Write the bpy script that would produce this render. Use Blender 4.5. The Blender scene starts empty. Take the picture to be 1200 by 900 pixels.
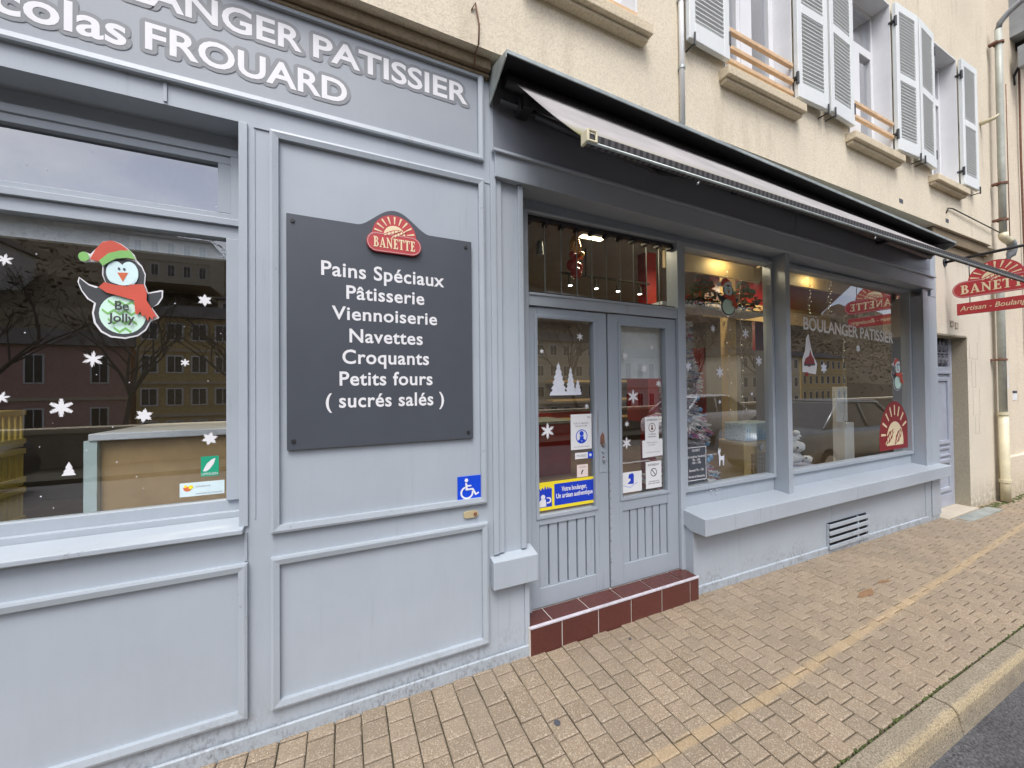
import bpy, bmesh, math, random
from math import sin, cos, pi, radians, tan, atan2, sqrt
from mathutils import Vector, Matrix
random.seed(7)
SC = bpy.context.scene
COL = SC.collection

# ------------------------------------------------------------------ camera, sky, sun, exposure
cam_d = bpy.data.cameras.new('camera'); cam = bpy.data.objects.new('camera', cam_d); COL.objects.link(cam)
cam_d.sensor_width = 36.0; cam_d.lens = 436.78/1200*36.0; cam_d.clip_start = 0.05; cam_d.clip_end = 2000
_y, _p, _r = .424298, .01241898, -.0105989
fw = Vector((sin(_y)*cos(_p), cos(_y)*cos(_p), sin(_p))); rt = Vector((cos(_y), -sin(_y), 0)); up = rt.cross(fw)
r2 = cos(_r)*rt+sin(_r)*up; u2 = -sin(_r)*rt+cos(_r)*up
M = Matrix((r2, u2, -fw)).transposed().to_4x4(); M.translation = Vector((0, -2.0, 1.57))
cam.matrix_world = M
SC.camera = cam

SUN_EL, SUN_AZ = radians(60), radians(205)     # azimuth from north (+Y) clockwise: the sun stands behind the viewer, veiled by cloud
w = bpy.data.worlds.new('World'); SC.world = w; w.use_nodes = True
nt = w.node_tree; nt.nodes.clear()
sky = nt.nodes.new('ShaderNodeTexSky'); sky.sky_type = 'NISHITA'; sky.sun_disc = False
sky.sun_elevation = SUN_EL; sky.sun_rotation = SUN_AZ; sky.air_density = 1.0; sky.dust_density = 4.0; sky.ozone_density = 1.0
hs = nt.nodes.new('ShaderNodeHueSaturation'); hs.inputs['Saturation'].default_value = .38
bg = nt.nodes.new('ShaderNodeBackground'); bg.inputs['Strength'].default_value = .15
wo = nt.nodes.new('ShaderNodeOutputWorld')
tcd = nt.nodes.new('ShaderNodeTexCoord'); mpg = nt.nodes.new('ShaderNodeMapping'); mpg.inputs['Scale'].default_value = (1, 1, 2.2)
cln = nt.nodes.new('ShaderNodeTexNoise'); cln.inputs['Scale'].default_value = 2.3; cln.inputs['Detail'].default_value = 6; cln.inputs['Roughness'].default_value = .55; cln.inputs['Distortion'].default_value = .4
clr = nt.nodes.new('ShaderNodeValToRGB'); clr.color_ramp.elements[0].position = .34; clr.color_ramp.elements[1].position = .66
clr.color_ramp.elements[0].color = (.66, .70, .82, 1); clr.color_ramp.elements[1].color = (1.12, 1.10, 1.08, 1)
mlt = nt.nodes.new('ShaderNodeMix'); mlt.data_type = 'RGBA'; mlt.blend_type = 'MULTIPLY'; mlt.inputs[0].default_value = 1.0      # layered cloud
nt.links.new(tcd.outputs['Generated'], mpg.inputs[0]); nt.links.new(mpg.outputs[0], cln.inputs['Vector']); nt.links.new(cln.outputs['Fac'], clr.inputs[0])
nt.links.new(sky.outputs[0], hs.inputs['Color']); nt.links.new(hs.outputs[0], mlt.inputs[6]); nt.links.new(clr.outputs[0], mlt.inputs[7]); nt.links.new(mlt.outputs[2], bg.inputs[0]); nt.links.new(bg.outputs[0], wo.inputs[0])
sd = bpy.data.lights.new('sun', 'SUN'); sd.energy = 1.3; sd.angle = radians(28); sd.color = (1, .96, .9)
so = bpy.data.objects.new('sun', sd); COL.objects.link(so)
to_sun = Vector((sin(SUN_AZ)*cos(SUN_EL), cos(SUN_AZ)*cos(SUN_EL), sin(SUN_EL)))
so.rotation_euler = to_sun.to_track_quat('Z', 'Y').to_euler()
SC.view_settings.view_transform = 'Standard'; SC.view_settings.look = 'None'
SC.view_settings.exposure = 0.86; SC.view_settings.gamma = 1.0
try: SC.view_settings.use_curve_mapping = False
except Exception: pass
SC.cycles.max_bounces = 8; SC.cycles.transparent_max_bounces = 16; SC.cycles.glossy_bounces = 4
SC.cycles.caustics_reflective = False; SC.cycles.caustics_refractive = False
SC.cycles.sample_clamp_indirect = 4.0
SC.cycles.use_denoising = True

# ------------------------------------------------------------------ materials
MAT = {}
def newmat(name):
    m = bpy.data.materials.new(name); m.use_nodes = True; MAT[name] = m
    return m, m.node_tree.nodes, m.node_tree.links, m.node_tree.nodes['Principled BSDF']
def noise(n, l, scale, detail=4, rough=.6, coords=None, stretch=None):
    g = n.new('ShaderNodeNewGeometry')
    t = n.new('ShaderNodeTexNoise'); t.inputs['Scale'].default_value = scale; t.inputs['Detail'].default_value = detail; t.inputs['Roughness'].default_value = rough
    if stretch:
        mp = n.new('ShaderNodeMapping'); mp.inputs['Scale'].default_value = stretch
        l.new(g.outputs['Position'], mp.inputs[0]); l.new(mp.outputs[0], t.inputs['Vector'])
    else: l.new(g.outputs['Position'], t.inputs['Vector'])
    return t
def ramp(n, l, src, a, b, ca=(0, 0, 0, 1), cb=(1, 1, 1, 1)):
    r = n.new('ShaderNodeValToRGB'); r.color_ramp.elements[0].position = a; r.color_ramp.elements[1].position = b
    r.color_ramp.elements[0].color = ca; r.color_ramp.elements[1].color = cb
    l.new(src, r.inputs[0]); return r
def mix(n, l, fac, a, b, mode='MIX'):
    m = n.new('ShaderNodeMix'); m.data_type = 'RGBA'; m.blend_type = mode
    if isinstance(fac, (int, float)): m.inputs[0].default_value = fac
    else: l.new(fac, m.inputs[0])
    for s, v in ((6, a), (7, b)):
        if isinstance(v, tuple): m.inputs[s].default_value = v if len(v) == 4 else (*v, 1)
        else: l.new(v, m.inputs[s])
    return m.outputs[2]
def bump(n, l, h, bs, strength=.2, dist=.002):
    b = n.new('ShaderNodeBump'); b.inputs['Strength'].default_value = strength; b.inputs['Distance'].default_value = dist
    l.new(h, b.inputs['Height']); l.new(b.outputs[0], bs.inputs['Normal']); return b
def plain(name, c, rough=.5, metal=0, var=.08, scale=6, emit=None, spec=None):
    m, n, l, b = newmat(name)
    t = noise(n, l, scale)
    dark = tuple(max(0, x*(1-var)) for x in c); lite = tuple(min(1, x*(1+var)) for x in c)
    r = ramp(n, l, t.outputs['Fac'], .3, .7, (*dark, 1), (*lite, 1))
    l.new(r.outputs[0], b.inputs['Base Color']); b.inputs['Roughness'].default_value = rough; b.inputs['Metallic'].default_value = metal
    if spec is not None: b.inputs['Specular IOR Level'].default_value = spec
    if emit: b.inputs['Emission Color'].default_value = (*emit[0], 1); b.inputs['Emission Strength'].default_value = emit[1]
    return m
def zmask(n, l, z0, z1):
    g = n.new('ShaderNodeNewGeometry'); s = n.new('ShaderNodeSeparateXYZ'); l.new(g.outputs['Position'], s.inputs[0])
    r = n.new('ShaderNodeMapRange'); r.inputs[1].default_value = z0; r.inputs[2].default_value = z1; r.inputs[3].default_value = 1; r.inputs[4].default_value = 0
    l.new(s.outputs['Z'], r.inputs[0]); return r.outputs[0]
def mathn(n, l, op, a, b=0.0):
    m = n.new('ShaderNodeMath'); m.operation = op
    for i, v in ((0, a), (1, b)):
        if isinstance(v, (int, float)): m.inputs[i].default_value = v
        else: l.new(v, m.inputs[i])
    return m.outputs[0]
def paint(name, c, dirt=True, rough=.42, chips=True, worn=False):
    m, n, l, b = newmat(name)
    a = noise(n, l, 1.6, 5, .6); a2 = noise(n, l, 30, 3, .6, stretch=(1, 1, .12))
    base = mix(n, l, ramp(n, l, a.outputs['Fac'], .3, .75).outputs[0], tuple(x*.93 for x in c), tuple(min(1, x*1.05) for x in c))
    base = mix(n, l, mathn(n, l, 'MULTIPLY', ramp(n, l, a2.outputs['Fac'], .35, .7).outputs[0], .10), base, tuple(x*.78 for x in c))
    if dirt:   # street splash and scuffs on the lowest boards
        sp = noise(n, l, 55, 6, .75, stretch=(1, 1, .5)); big = noise(n, l, 5, 3)
        d = ramp(n, l, sp.outputs['Fac'], .46, .62).outputs[0]
        d = mathn(n, l, 'MULTIPLY', d, zmask(n, l, 0.0, .22)); d = mathn(n, l, 'MULTIPLY', d, ramp(n, l, big.outputs['Fac'], .35, .6).outputs[0])
        base = mix(n, l, mathn(n, l, 'MULTIPLY', d, .85), base, (.10, .095, .085))
        dp = noise(n, l, 26, 4, .65, stretch=(1, 1, .05)); dm = noise(n, l, 1.1, 3)
        dq = mathn(n, l, 'MULTIPLY', ramp(n, l, dp.outputs['Fac'], .58, .72).outputs[0], ramp(n, l, dm.outputs['Fac'], .48, .62).outputs[0])
        base = mix(n, l, mathn(n, l, 'MULTIPLY', dq, .42), base, tuple(x*.5 for x in c))
    if chips:
        ch = noise(n, l, 38, 6, .7); cb = noise(n, l, 2.2, 2)
        k = mathn(n, l, 'MULTIPLY', ramp(n, l, ch.outputs['Fac'], *((.60, .64) if worn else (.70, .73))).outputs[0], ramp(n, l, cb.outputs['Fac'], .5, .62).outputs[0])
        base = mix(n, l, mathn(n, l, 'MULTIPLY', k, .6), base, (.2, .19, .18))
    l.new(base, b.inputs['Base Color'])
    rr = ramp(n, l, a.outputs['Fac'], .3, .7, (rough-.08,)*3+(1,), (rough+.1,)*3+(1,)); l.new(rr.outputs[0], b.inputs['Roughness'])
    f = noise(n, l, 90, 3, .6, stretch=(1, 1, .35)); f2 = noise(n, l, 2.0, 2)
    bump(n, l, mathn(n, l, 'ADD', f.outputs['Fac'], mathn(n, l, 'MULTIPLY', f2.outputs['Fac'], 2.0)), b, .22, .002)
    return m
paint('grey_paint', (.375, .42, .468))
paint('fascia_paint', (.305, .335, .372), dirt=False)
paint('worn_paint', (.365, .41, .455), worn=True)
paint('door_paint', (.33, .375, .425))
paint('slate_paint', (.21, .225, .255), dirt=False, chips=False)
paint('shutter_paint', (.72, .75, .745), dirt=False)
plain('board_slate', (.062, .071, .087), .38, var=.05)
plain('white_vinyl', (.74, .74, .76), .45, var=.03)
plain('letter_outline', (.205, .22, .24), .5, var=.04)
plain('soft_white', (.70, .73, .80), .5, var=.06, scale=40)
plain('white_plastic', (.78, .79, .80), .35, var=.03)
plain('red_enamel', (.46, .05, .055), .35, var=.06)
plain('cream_enamel', (.78, .66, .42), .4, var=.04)
plain('pale_red', (.60, .30, .30), .4, var=.04)
plain('blue_sign', (.005, .06, .60), .35, var=.04)
plain('royal_blue', (.01, .045, .50), .4, var=.05)
plain('yellow_vinyl', (.85, .70, .03), .4, var=.04)
plain('paper', (.76, .77, .78), .6, var=.02)
plain('pink_paper', (.78, .66, .62), .6, var=.02)
plain('ink', (.06, .065, .08), .6, var=.05)
plain('ink_grey', (.30, .31, .34), .6, var=.05)
plain('green_vinyl', (.015, .33, .19), .4)
plain('pale_cyan', (.62, .75, .78), .4)
plain('brass', (.72, .60, .36), .35, .5)
plain('dark_metal', (.05, .052, .055), .45, .6)
plain('black_plastic', (.02, .02, .022), .5)
plain('zinc', (.36, .40, .39), .45, .5, var=.25, scale=9)
plain('steel', (.55, .56, .57), .3, .9)
plain('penguin_black', (.05, .055, .06), .45)
plain('penguin_red', (.58, .09, .055), .45, var=.12)
plain('penguin_green', (.22, .50, .14), .45)
plain('mint', (.62, .85, .74), .45)
plain('pale_face', (.66, .85, .86), .45)
plain('orange_beak', (.62, .15, .06), .45)
plain('dark_red', (.25, .018, .022), .4)
plain('wood_floor', (.22, .16, .11), .5, var=.2)
plain('counter_wood', (.46, .31, .16), .45, var=.22, scale=3)
plain('ochre_wood', (.58, .42, .20), .5, var=.15, scale=5)
plain('dark_wood', (.10, .07, .05), .5, var=.2)
plain('room_wall', (.15, .15, .155), .8)
plain('room_ceiling', (.32, .32, .32), .8)
plain('red_panel', (.30, .016, .018), .3, var=.15)
plain('crate_yellow', (.62, .48, .12), .5, var=.12)
plain('fir_green', (.02, .05, .03), .7, var=.4, scale=30)
plain('tinsel_white', (.86, .85, .90), .5, var=.15, scale=30)
plain('tinsel_pink', (.62, .16, .36), .4, var=.2)
plain('tinsel_blue', (.16, .36, .60), .4, var=.2)
plain('bauble_red', (.50, .03, .02), .15)
plain('bauble_gold', (.75, .42, .10), .2, .7)
plain('plush', (.74, .75, .78), .9, var=.12, scale=25)
plain('lavender_cloth', (.50, .54, .74), .8)
plain('raw_wood', (.66, .45, .26), .5, var=.14, scale=14)
plain('window_white', (.74, .75, .77), .35, var=.03)
plain('curtain', (.80, .82, .85), .9)
plain('door_lilac', (.36, .39, .46), .4)
plain('cast_iron', (.03, .03, .034), .5, .3)
plain('grille_iron', (.22, .225, .26), .5)
plain('pipe_green', (.40, .42, .375), .45, var=.12, scale=12)
plain('pipe_cream', (.62, .57, .40), .45, var=.12)
plain('pipe_grey', (.28, .30, .32), .4, var=.15)
plain('rust', (.17, .08, .05), .8, var=.3, scale=30)
plain('nosing_strip', (.46, .44, .48), .35, var=.15, scale=20)
plain('leaf_brown', (.20, .115, .06), .9, var=.3, scale=40)
plain('grout', (.55, .52, .48), .85)
plain('car_grey', (.22, .23, .235), .25, .7)
plain('car_white', (.72, .72, .72), .25)
plain('car_dark', (.03, .035, .045), .2, .3)
plain('car_glass', (.02, .022, .028), .05)
plain('tyre', (.02, .02, .02), .8)
plain('roof_slate', (.05, .048, .05), .95, var=.4, scale=1.5, spec=.1)
plain('bark', (.09, .075, .06), .9, var=.3, scale=20)
plain('lamp_warm', (1, .9, .7), .5, emit=((1, .82, .52), 5.0))
plain('lamp_cool', (1, 1, 1), .5, emit=((1, .95, .85), 9.0))
plain('led', (1, .95, .85), .5, emit=((1, .85, .6), 1.0))

def stucco(name, c, grain=105, stain=None):
    m, n, l, b = newmat(name)
    a = noise(n, l, .9, 5, .6); f = noise(n, l, grain, 3, .7); md = noise(n, l, 14, 5, .65)
    base = mix(n, l, ramp(n, l, a.outputs['Fac'], .3, .72).outputs[0], tuple(x*.90 for x in c), tuple(min(1, x*1.06) for x in c))
    base = mix(n, l, mathn(n, l, 'MULTIPLY', ramp(n, l, f.outputs['Fac'], .45, .62).outputs[0], .55), base, tuple(x*.66 for x in c))
    dr = noise(n, l, 3.2, 6, .7, stretch=(1, 1, .16))
    base = mix(n, l, mathn(n, l, 'MULTIPLY', ramp(n, l, dr.outputs['Fac'], .54, .74).outputs[0], .42), base, (.32, .26, .17))
    if stain:
        z0, z1 = stain
        s = mathn(n, l, 'MULTIPLY', zmask(n, l, z0, z1), ramp(n, l, md.outputs['Fac'], .35, .62).outputs[0])
        base = mix(n, l, mathn(n, l, 'MULTIPLY', s, .7), base, (.21, .18, .12))
    l.new(base, b.inputs['Base Color']); b.inputs['Roughness'].default_value = .9; b.inputs['Specular IOR Level'].default_value = .2
    bump(n, l, mathn(n, l, 'ADD', f.outputs['Fac'], mathn(n, l, 'MULTIPLY', md.outputs['Fac'], .6)), b, .6, .006)
    return m
stucco('stucco_upper', (.76, .68, .535))
stucco('stucco_lower', (.72, .655, .54), 70, (-.08, .35))
stucco('stucco_jamb', (.40, .36, .27), 60)
stucco('neighbour_render', (.74, .65, .51), 60, (-.1, .3))
stucco('cornice_stone', (.24, .19, .125), 50)
stucco('sill_stone', (.66, .57, .42), 60)
stucco('house_ochre', (.66, .48, .20), 6)
stucco('house_pink', (.62, .38, .33), 6)
stucco('house_beige', (.66, .60, .47), 6)
stucco('house_white', (.78, .76, .70), 6)
stucco('quay_stone', (.32, .28, .22), 8)

def glass_mat(name, tint=(.86, .88, .87), k=1.9, lo=.03):
    m = bpy.data.materials.new(name); m.use_nodes = True; MAT[name] = m
    n, l = m.node_tree.nodes, m.node_tree.links; n.clear()
    o = n.new('ShaderNodeOutputMaterial'); t = n.new('ShaderNodeBsdfTransparent'); t.inputs[0].default_value = (*tint, 1)
    g = n.new('ShaderNodeBsdfGlossy'); g.inputs['Roughness'].default_value = 0.0; g.inputs['Color'].default_value = (.97, .98, 1, 1)
    f = n.new('ShaderNodeFresnel'); f.inputs['IOR'].default_value = 1.52
    v = mathn(n, l, 'ADD', mathn(n, l, 'MULTIPLY', f.outputs[0], k), lo)
    v = mathn(n, l, 'MINIMUM', v, 1.0)
    gg = n.new('ShaderNodeNewGeometry')      # the outer face carries the reflection of both faces of the sheet
    v = mathn(n, l, 'MULTIPLY', v, mathn(n, l, 'SUBTRACT', 1.0, gg.outputs['Backfacing']))
    mx = n.new('ShaderNodeMixShader'); l.new(v, mx.inputs[0]); l.new(t.outputs[0], mx.inputs[1]); l.new(g.outputs[0], mx.inputs[2]); l.new(mx.outputs[0], o.inputs[0])
    return m
glass_mat('shop_glass', (.96, .975, .965), 2.25, .075)
glass_mat('transom_glass', (.60, .62, .64), 2.2, .16)
glass_mat('house_glass', (.85, .87, .9), 2.6, .10)
glass_mat('louvre_glass', (.93, .95, .94), 1.2, .0)

def pavers():
    m, n, l, b = newmat('pavers')
    g = n.new('ShaderNodeNewGeometry')
    r = n.new('ShaderNodeValToRGB'); cr = r.color_ramp
    cr.elements[0].position = 0; cr.elements[0].color = (.218, .168, .112, 1); cr.elements[1].position = 1; cr.elements[1].color = (.278, .216, .148, 1)
    e = cr.elements.new(.35); e.color = (.24, .185, .125, 1); e = cr.elements.new(.7); e.color = (.262, .202, .137, 1)
    l.new(g.outputs['Random Per Island'], r.inputs[0])
    sp = noise(n, l, 150, 3, .85); big = noise(n, l, 2.2, 5); md = noise(n, l, 9, 4)
    base = r.outputs[0]
    for sc_, lo_, hi_, cc, kk in ((240, .78, .88, (.66, .58, .46), .42), (260, .24, .14, (.10, .08, .06), .50), (420, .6, .9, (.24, .19, .14), .40)):     # exposed aggregate
        vo = n.new('ShaderNodeTexVoronoi'); vo.inputs['Scale'].default_value = sc_; l.new(g.outputs['Position'], vo.inputs['Vector'])
        sx = n.new('ShaderNodeSeparateColor'); l.new(vo.outputs['Color'], sx.inputs[0])
        mr_ = n.new('ShaderNodeMapRange'); mr_.inputs[1].default_value = lo_; mr_.inputs[2].default_value = hi_; l.new(sx.outputs[0], mr_.inputs[0])
        base = mix(n, l, mathn(n, l, 'MULTIPLY', mr_.outputs[0], kk), base, cc)
    base = mix(n, l, mathn(n, l, 'MULTIPLY', ramp(n, l, big.outputs['Fac'], .42, .68).outputs[0], .40), base, (.20, .17, .13))
    s = n.new('ShaderNodeSeparateXYZ'); l.new(g.outputs['Position'], s.inputs[0])
    # worn yellow stripe that runs slantwise along the pavement
    dl = mathn(n, l, 'SUBTRACT', s.outputs['Y'], mathn(n, l, 'ADD', mathn(n, l, 'MULTIPLY', mathn(n, l, 'MAXIMUM', mathn(n, l, 'SUBTRACT', s.outputs['X'], 1.9), 0.0), .057), -.789))
    dl = mathn(n, l, 'ABSOLUTE', mathn(n, l, 'ADD', dl, mathn(n, l, 'MULTIPLY', mathn(n, l, 'SUBTRACT', md.outputs['Fac'], .5), .03)))
    st = ramp(n, l, dl, .016, .030, (1, 1, 1, 1), (0, 0, 0, 1)).outputs[0]
    st = mathn(n, l, 'MULTIPLY', st, ramp(n, l, sp.outputs['Fac'], .30, .55).outputs[0])
    base = mix(n, l, mathn(n, l, 'MULTIPLY', st, .30), base, (.60, .42, .20))
    l.new(base, b.inputs['Base Color'])
    rr = ramp(n, l, big.outputs['Fac'], .35, .7, (.75, .75, .75, 1), (.5, .5, .5, 1)); l.new(rr.outputs[0], b.inputs['Roughness'])
    bump(n, l, mathn(n, l, 'ADD', sp.outputs['Fac'], mathn(n, l, 'MULTIPLY', md.outputs['Fac'], .4)), b, .55, .003)
pavers()
def kerbm():
    m, n, l, b = newmat('kerb_stone')
    g = n.new('ShaderNodeNewGeometry'); s = n.new('ShaderNodeSeparateXYZ'); l.new(g.outputs['Position'], s.inputs[0])
    sp = noise(n, l, 150, 3, .8); big = noise(n, l, 4, 4)
    base = mix(n, l, ramp(n, l, sp.outputs['Fac'], .38, .64).outputs[0], (.13, .107, .075), (.44, .38, .28))
    base = mix(n, l, mathn(n, l, 'MULTIPLY', ramp(n, l, big.outputs['Fac'], .4, .65).outputs[0], .35), base, (.17, .14, .10))
    d = mathn(n, l, 'ABSOLUTE', mathn(n, l, 'ADD', s.outputs['Y'], 1.214))
    d = mathn(n, l, 'ADD', d, mathn(n, l, 'MULTIPLY', mathn(n, l, 'SUBTRACT', big.outputs['Fac'], .5), .03))
    st = mathn(n, l, 'MULTIPLY', ramp(n, l, d, .006, .020, (1, 1, 1, 1), (0, 0, 0, 1)).outputs[0], ramp(n, l, sp.outputs['Fac'], .3, .55).outputs[0])
    base = mix(n, l, mathn(n, l, 'MULTIPLY', st, .34), base, (.62, .47, .22))
    l.new(base, b.inputs['Base Color']); b.inputs['Roughness'].default_value = .75
    bump(n, l, mathn(n, l, 'ADD', sp.outputs['Fac'], mathn(n, l, 'MULTIPLY', big.outputs['Fac'], 3.0)), b, .9, .007)
kerbm()
def grain(name, ca, cb, scale, rough=.8, bs=.7, dist=.006):
    m, n, l, b = newmat(name)
    sp = noise(n, l, scale, 4, .8); big = noise(n, l, 1.3, 4)
    base = mix(n, l, ramp(n, l, sp.outputs['Fac'], .4, .66).outputs[0], ca, cb)
    base = mix(n, l, mathn(n, l, 'MULTIPLY', ramp(n, l, big.outputs['Fac'], .4, .65).outputs[0], .4), base, tuple(x*.7 for x in ca))
    l.new(base, b.inputs['Base Color']); b.inputs['Roughness'].default_value = rough
    bump(n, l, sp.outputs['Fac'], b, bs, dist)
grain('asphalt', (.022, .022, .025), (.17, .17, .175), 95, .55)
grain('joint_sand', (.03, .03, .017), (.085, .07, .042), 60)
grain('moss', (.035, .055, .012), (.11, .13, .03), 90, .95)
grain('threshold', (.42, .37, .29), (.55, .50, .42), 60)
grain('hill_brush', (.07, .055, .033), (.19, .145, .08), 3.0, .95)
grain('tile_red', (.085, .024, .020), (.125, .038, .030), 60, .3, .25, .002)
grain('tile_red_top', (.08, .024, .019), (.115, .036, .028), 50, .22, .2, .002)
grain('scrub', (.06, .048, .028), (.22, .17, .095), .9, .95)
grain('snow_scene', (.34, .50, .52), (.88, .93, .95), 45, .5, .05)
def awning_cloth():
    m, n, l, b = newmat('awning_cloth')
    g = n.new('ShaderNodeNewGeometry'); s = n.new('ShaderNodeSeparateXYZ'); l.new(g.outputs['Position'], s.inputs[0])
    a = noise(n, l, 3, 5); f = noise(n, l, 200, 2)
    base = mix(n, l, ramp(n, l, a.outputs['Fac'], .3, .7).outputs[0], (.38, .365, .365), (.54, .52, .515))
    e = n.new('ShaderNodeMapRange'); e.inputs[1].default_value = -.56; e.inputs[2].default_value = -.70; l.new(s.outputs['Y'], e.inputs[0])
    k = mathn(n, l, 'MULTIPLY', e.outputs[0], ramp(n, l, a.outputs['Fac'], .3, .5).outputs[0])
    base = mix(n, l, mathn(n, l, 'MULTIPLY', k, .8), base, (.30, .29, .09))     # algae along the front hem
    l.new(base, b.inputs['Base Color']); b.inputs['Roughness'].default_value = .85
    bump(n, l, f.outputs['Fac'], b, .3, .001)
    tb = n.new('ShaderNodeBsdfTranslucent'); l.new(base, tb.inputs[0]); ms = n.new('ShaderNodeMixShader'); ms.inputs[0].default_value = .35
    l.new(b.outputs[0], ms.inputs[1]); l.new(tb.outputs[0], ms.inputs[2]); l.new(ms.outputs[0], n['Material Output'].inputs[0])
awning_cloth()
def weave(name, ca, cb):
    m, n, l, b = newmat(name)
    g = n.new('ShaderNodeNewGeometry'); wv = n.new('ShaderNodeTexWave'); wv.inputs['Scale'].default_value = 9; wv.inputs['Distortion'].default_value = 1.5
    l.new(g.outputs['Position'], wv.inputs['Vector'])
    l.new(mix(n, l, ramp(n, l, wv.outputs['Fac'], .3, .7).outputs[0], ca, cb), b.inputs['Base Color']); b.inputs['Roughness'].default_value = .9
weave('valance_mesh', (.035, .034, .036), (.10, .095, .10))
weave('wicker', (.30, .20, .10), (.50, .37, .22))

# ------------------------------------------------------------------ mesh helpers
FRONT = (Vector((1, 0, 0)), Vector((0, 0, 1)), Vector((0, -1, 0)))   # u -> X, v -> Z, outwards -> -Y
class MB:
    def __init__(s): s.bm = bmesh.new()
    def box(s, x0, x1, y0, y1, z0, z1):
        v = [s.bm.verts.new(p) for p in ((x0,y0,z0),(x1,y0,z0),(x1,y1,z0),(x0,y1,z0),(x0,y0,z1),(x1,y0,z1),(x1,y1,z1),(x0,y1,z1))]
        for f in ((0,3,2,1),(4,5,6,7),(0,1,5,4),(1,2,6,5),(2,3,7,6),(3,0,4,7)): s.bm.faces.new([v[i] for i in f])
        return s
    def hexa(s, p):
        v = [s.bm.verts.new(q) for q in p]
        for f in ((0,3,2,1),(4,5,6,7),(0,1,5,4),(1,2,6,5),(2,3,7,6),(3,0,4,7)): s.bm.faces.new([v[i] for i in f])
        return s
    def prism(s, poly, y, d, org=(0, 0, 0), fr=FRONT):
        """polygon in (u,v) standing d proud (outwards) of depth y"""
        o = Vector(org); e1, e2, e3 = fr
        def pt(u, v, h): return o+e1*u+e2*v+e3*h
        bot = [s.bm.verts.new(pt(u, v, -y)) for u, v in poly]; top = [s.bm.verts.new(pt(u, v, -y+d)) for u, v in poly]
        a = sum(poly[i][0]*poly[(i+1)%len(poly)][1]-poly[(i+1)%len(poly)][0]*poly[i][1] for i in range(len(poly)))
        n = len(poly); fs = []
        fs.append(s.bm.faces.new(top if a > 0 else top[::-1])); fs.append(s.bm.faces.new(bot[::-1] if a > 0 else bot))
        for i in range(n):
            j = (i+1) % n; q = [bot[i], bot[j], top[j], top[i]]
            s.bm.faces.new(q if a > 0 else q[::-1])
        for f in fs: f.normal_update()
        if n > 4: bmesh.ops.triangulate(s.bm, faces=fs, ngon_method='EAR_CLIP')
        return s
    def extr_x(s, prof, x0, x1, taper=None):
        """profile in (y,z), extruded along X"""
        a = [s.bm.verts.new((x0, y, z)) for y, z in prof]; b = [s.bm.verts.new((x1, y, z)) for y, z in (taper or prof)]
        n = len(prof)
        nf = [s.bm.faces.new(a[::-1]), s.bm.faces.new(b)]
        for i in range(n):
            j = (i+1) % n; nf.append(s.bm.faces.new([a[i], a[j], b[j], b[i]]))
        bmesh.ops.recalc_face_normals(s.bm, faces=nf)
        return s
    def ring(s, x0, x1, z0, z1, wd, y, d, slope=.0):
        """mitred picture-frame moulding on the wall, d proud of depth y"""
        o = [(x0,z0),(x1,z0),(x1,z1),(x0,z1)]; i = [(x0+wd,z0+wd),(x1-wd,z0+wd),(x1-wd,z1-wd),(x0+wd,z1-wd)]
        m1 = [(x0+wd*.3,z0+wd*.3),(x1-wd*.3,z0+wd*.3),(x1-wd*.3,z1-wd*.3),(x0+wd*.3,z1-wd*.3)]
        L = [[s.bm.verts.new((u, yy, v)) for u, v in P] for P, yy in ((o, y+.001), (o, y-d*.88), (m1, y-d), (i, y-d*.8), (i, y+.001))]
        for a, b in zip(L, L[1:]):
            for k in range(4):
                j = (k+1) % 4; s.bm.faces.new([a[k], a[j], b[j], b[k]])
        return s
    def tube(s, path, r, n=10, cap=True):
        path = [Vector(p) for p in path]; rings = []; nf = []
        rs = r if isinstance(r, (list, tuple)) else [r]*len(path)
        for i, p in enumerate(path):
            t = (path[min(i+1, len(path)-1)]-path[max(i-1, 0)]).normalized()
            a = Vector((0, 0, 1)) if abs(t.z) < .9 else Vector((1, 0, 0))
            u = t.cross(a).normalized(); v = t.cross(u)
            rings.append([s.bm.verts.new(p+(u*cos(2*pi*k/n)+v*sin(2*pi*k/n))*rs[i]) for k in range(n)])
        for a, b in zip(rings, rings[1:]):
            for k in range(n):
                f = s.bm.faces.new([a[k], b[k], b[(k+1)%n], a[(k+1)%n]]); f.smooth = True; nf.append(f)
        if cap: nf += [s.bm.faces.new(rings[0]), s.bm.faces.new(rings[-1][::-1])]
        bmesh.ops.recalc_face_normals(s.bm, faces=nf)
        return s
    def ball(s, c, r, seg=14, sq=(1, 1, 1)):
        nv = seg//2+1; c = Vector(c); rows = []
        for k in range(1, nv):
            a = pi*k/nv; rows.append([s.bm.verts.new((c.x+r*sq[0]*sin(a)*cos(2*pi*q/seg), c.y+r*sq[1]*sin(a)*sin(2*pi*q/seg), c.z+r*sq[2]*cos(a))) for q in range(seg)])
        t_, b_ = s.bm.verts.new((c.x, c.y, c.z+r*sq[2])), s.bm.verts.new((c.x, c.y, c.z-r*sq[2]))
        for q in range(seg):
            j = (q+1) % seg; fs = [s.bm.faces.new([t_, rows[0][q], rows[0][j]]), s.bm.faces.new([b_, rows[-1][j], rows[-1][q]])]
            for A, B in zip(rows, rows[1:]): fs.append(s.bm.faces.new([A[q], B[q], B[j], A[j]]))
            for f in fs: f.smooth = True
        return s
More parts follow.
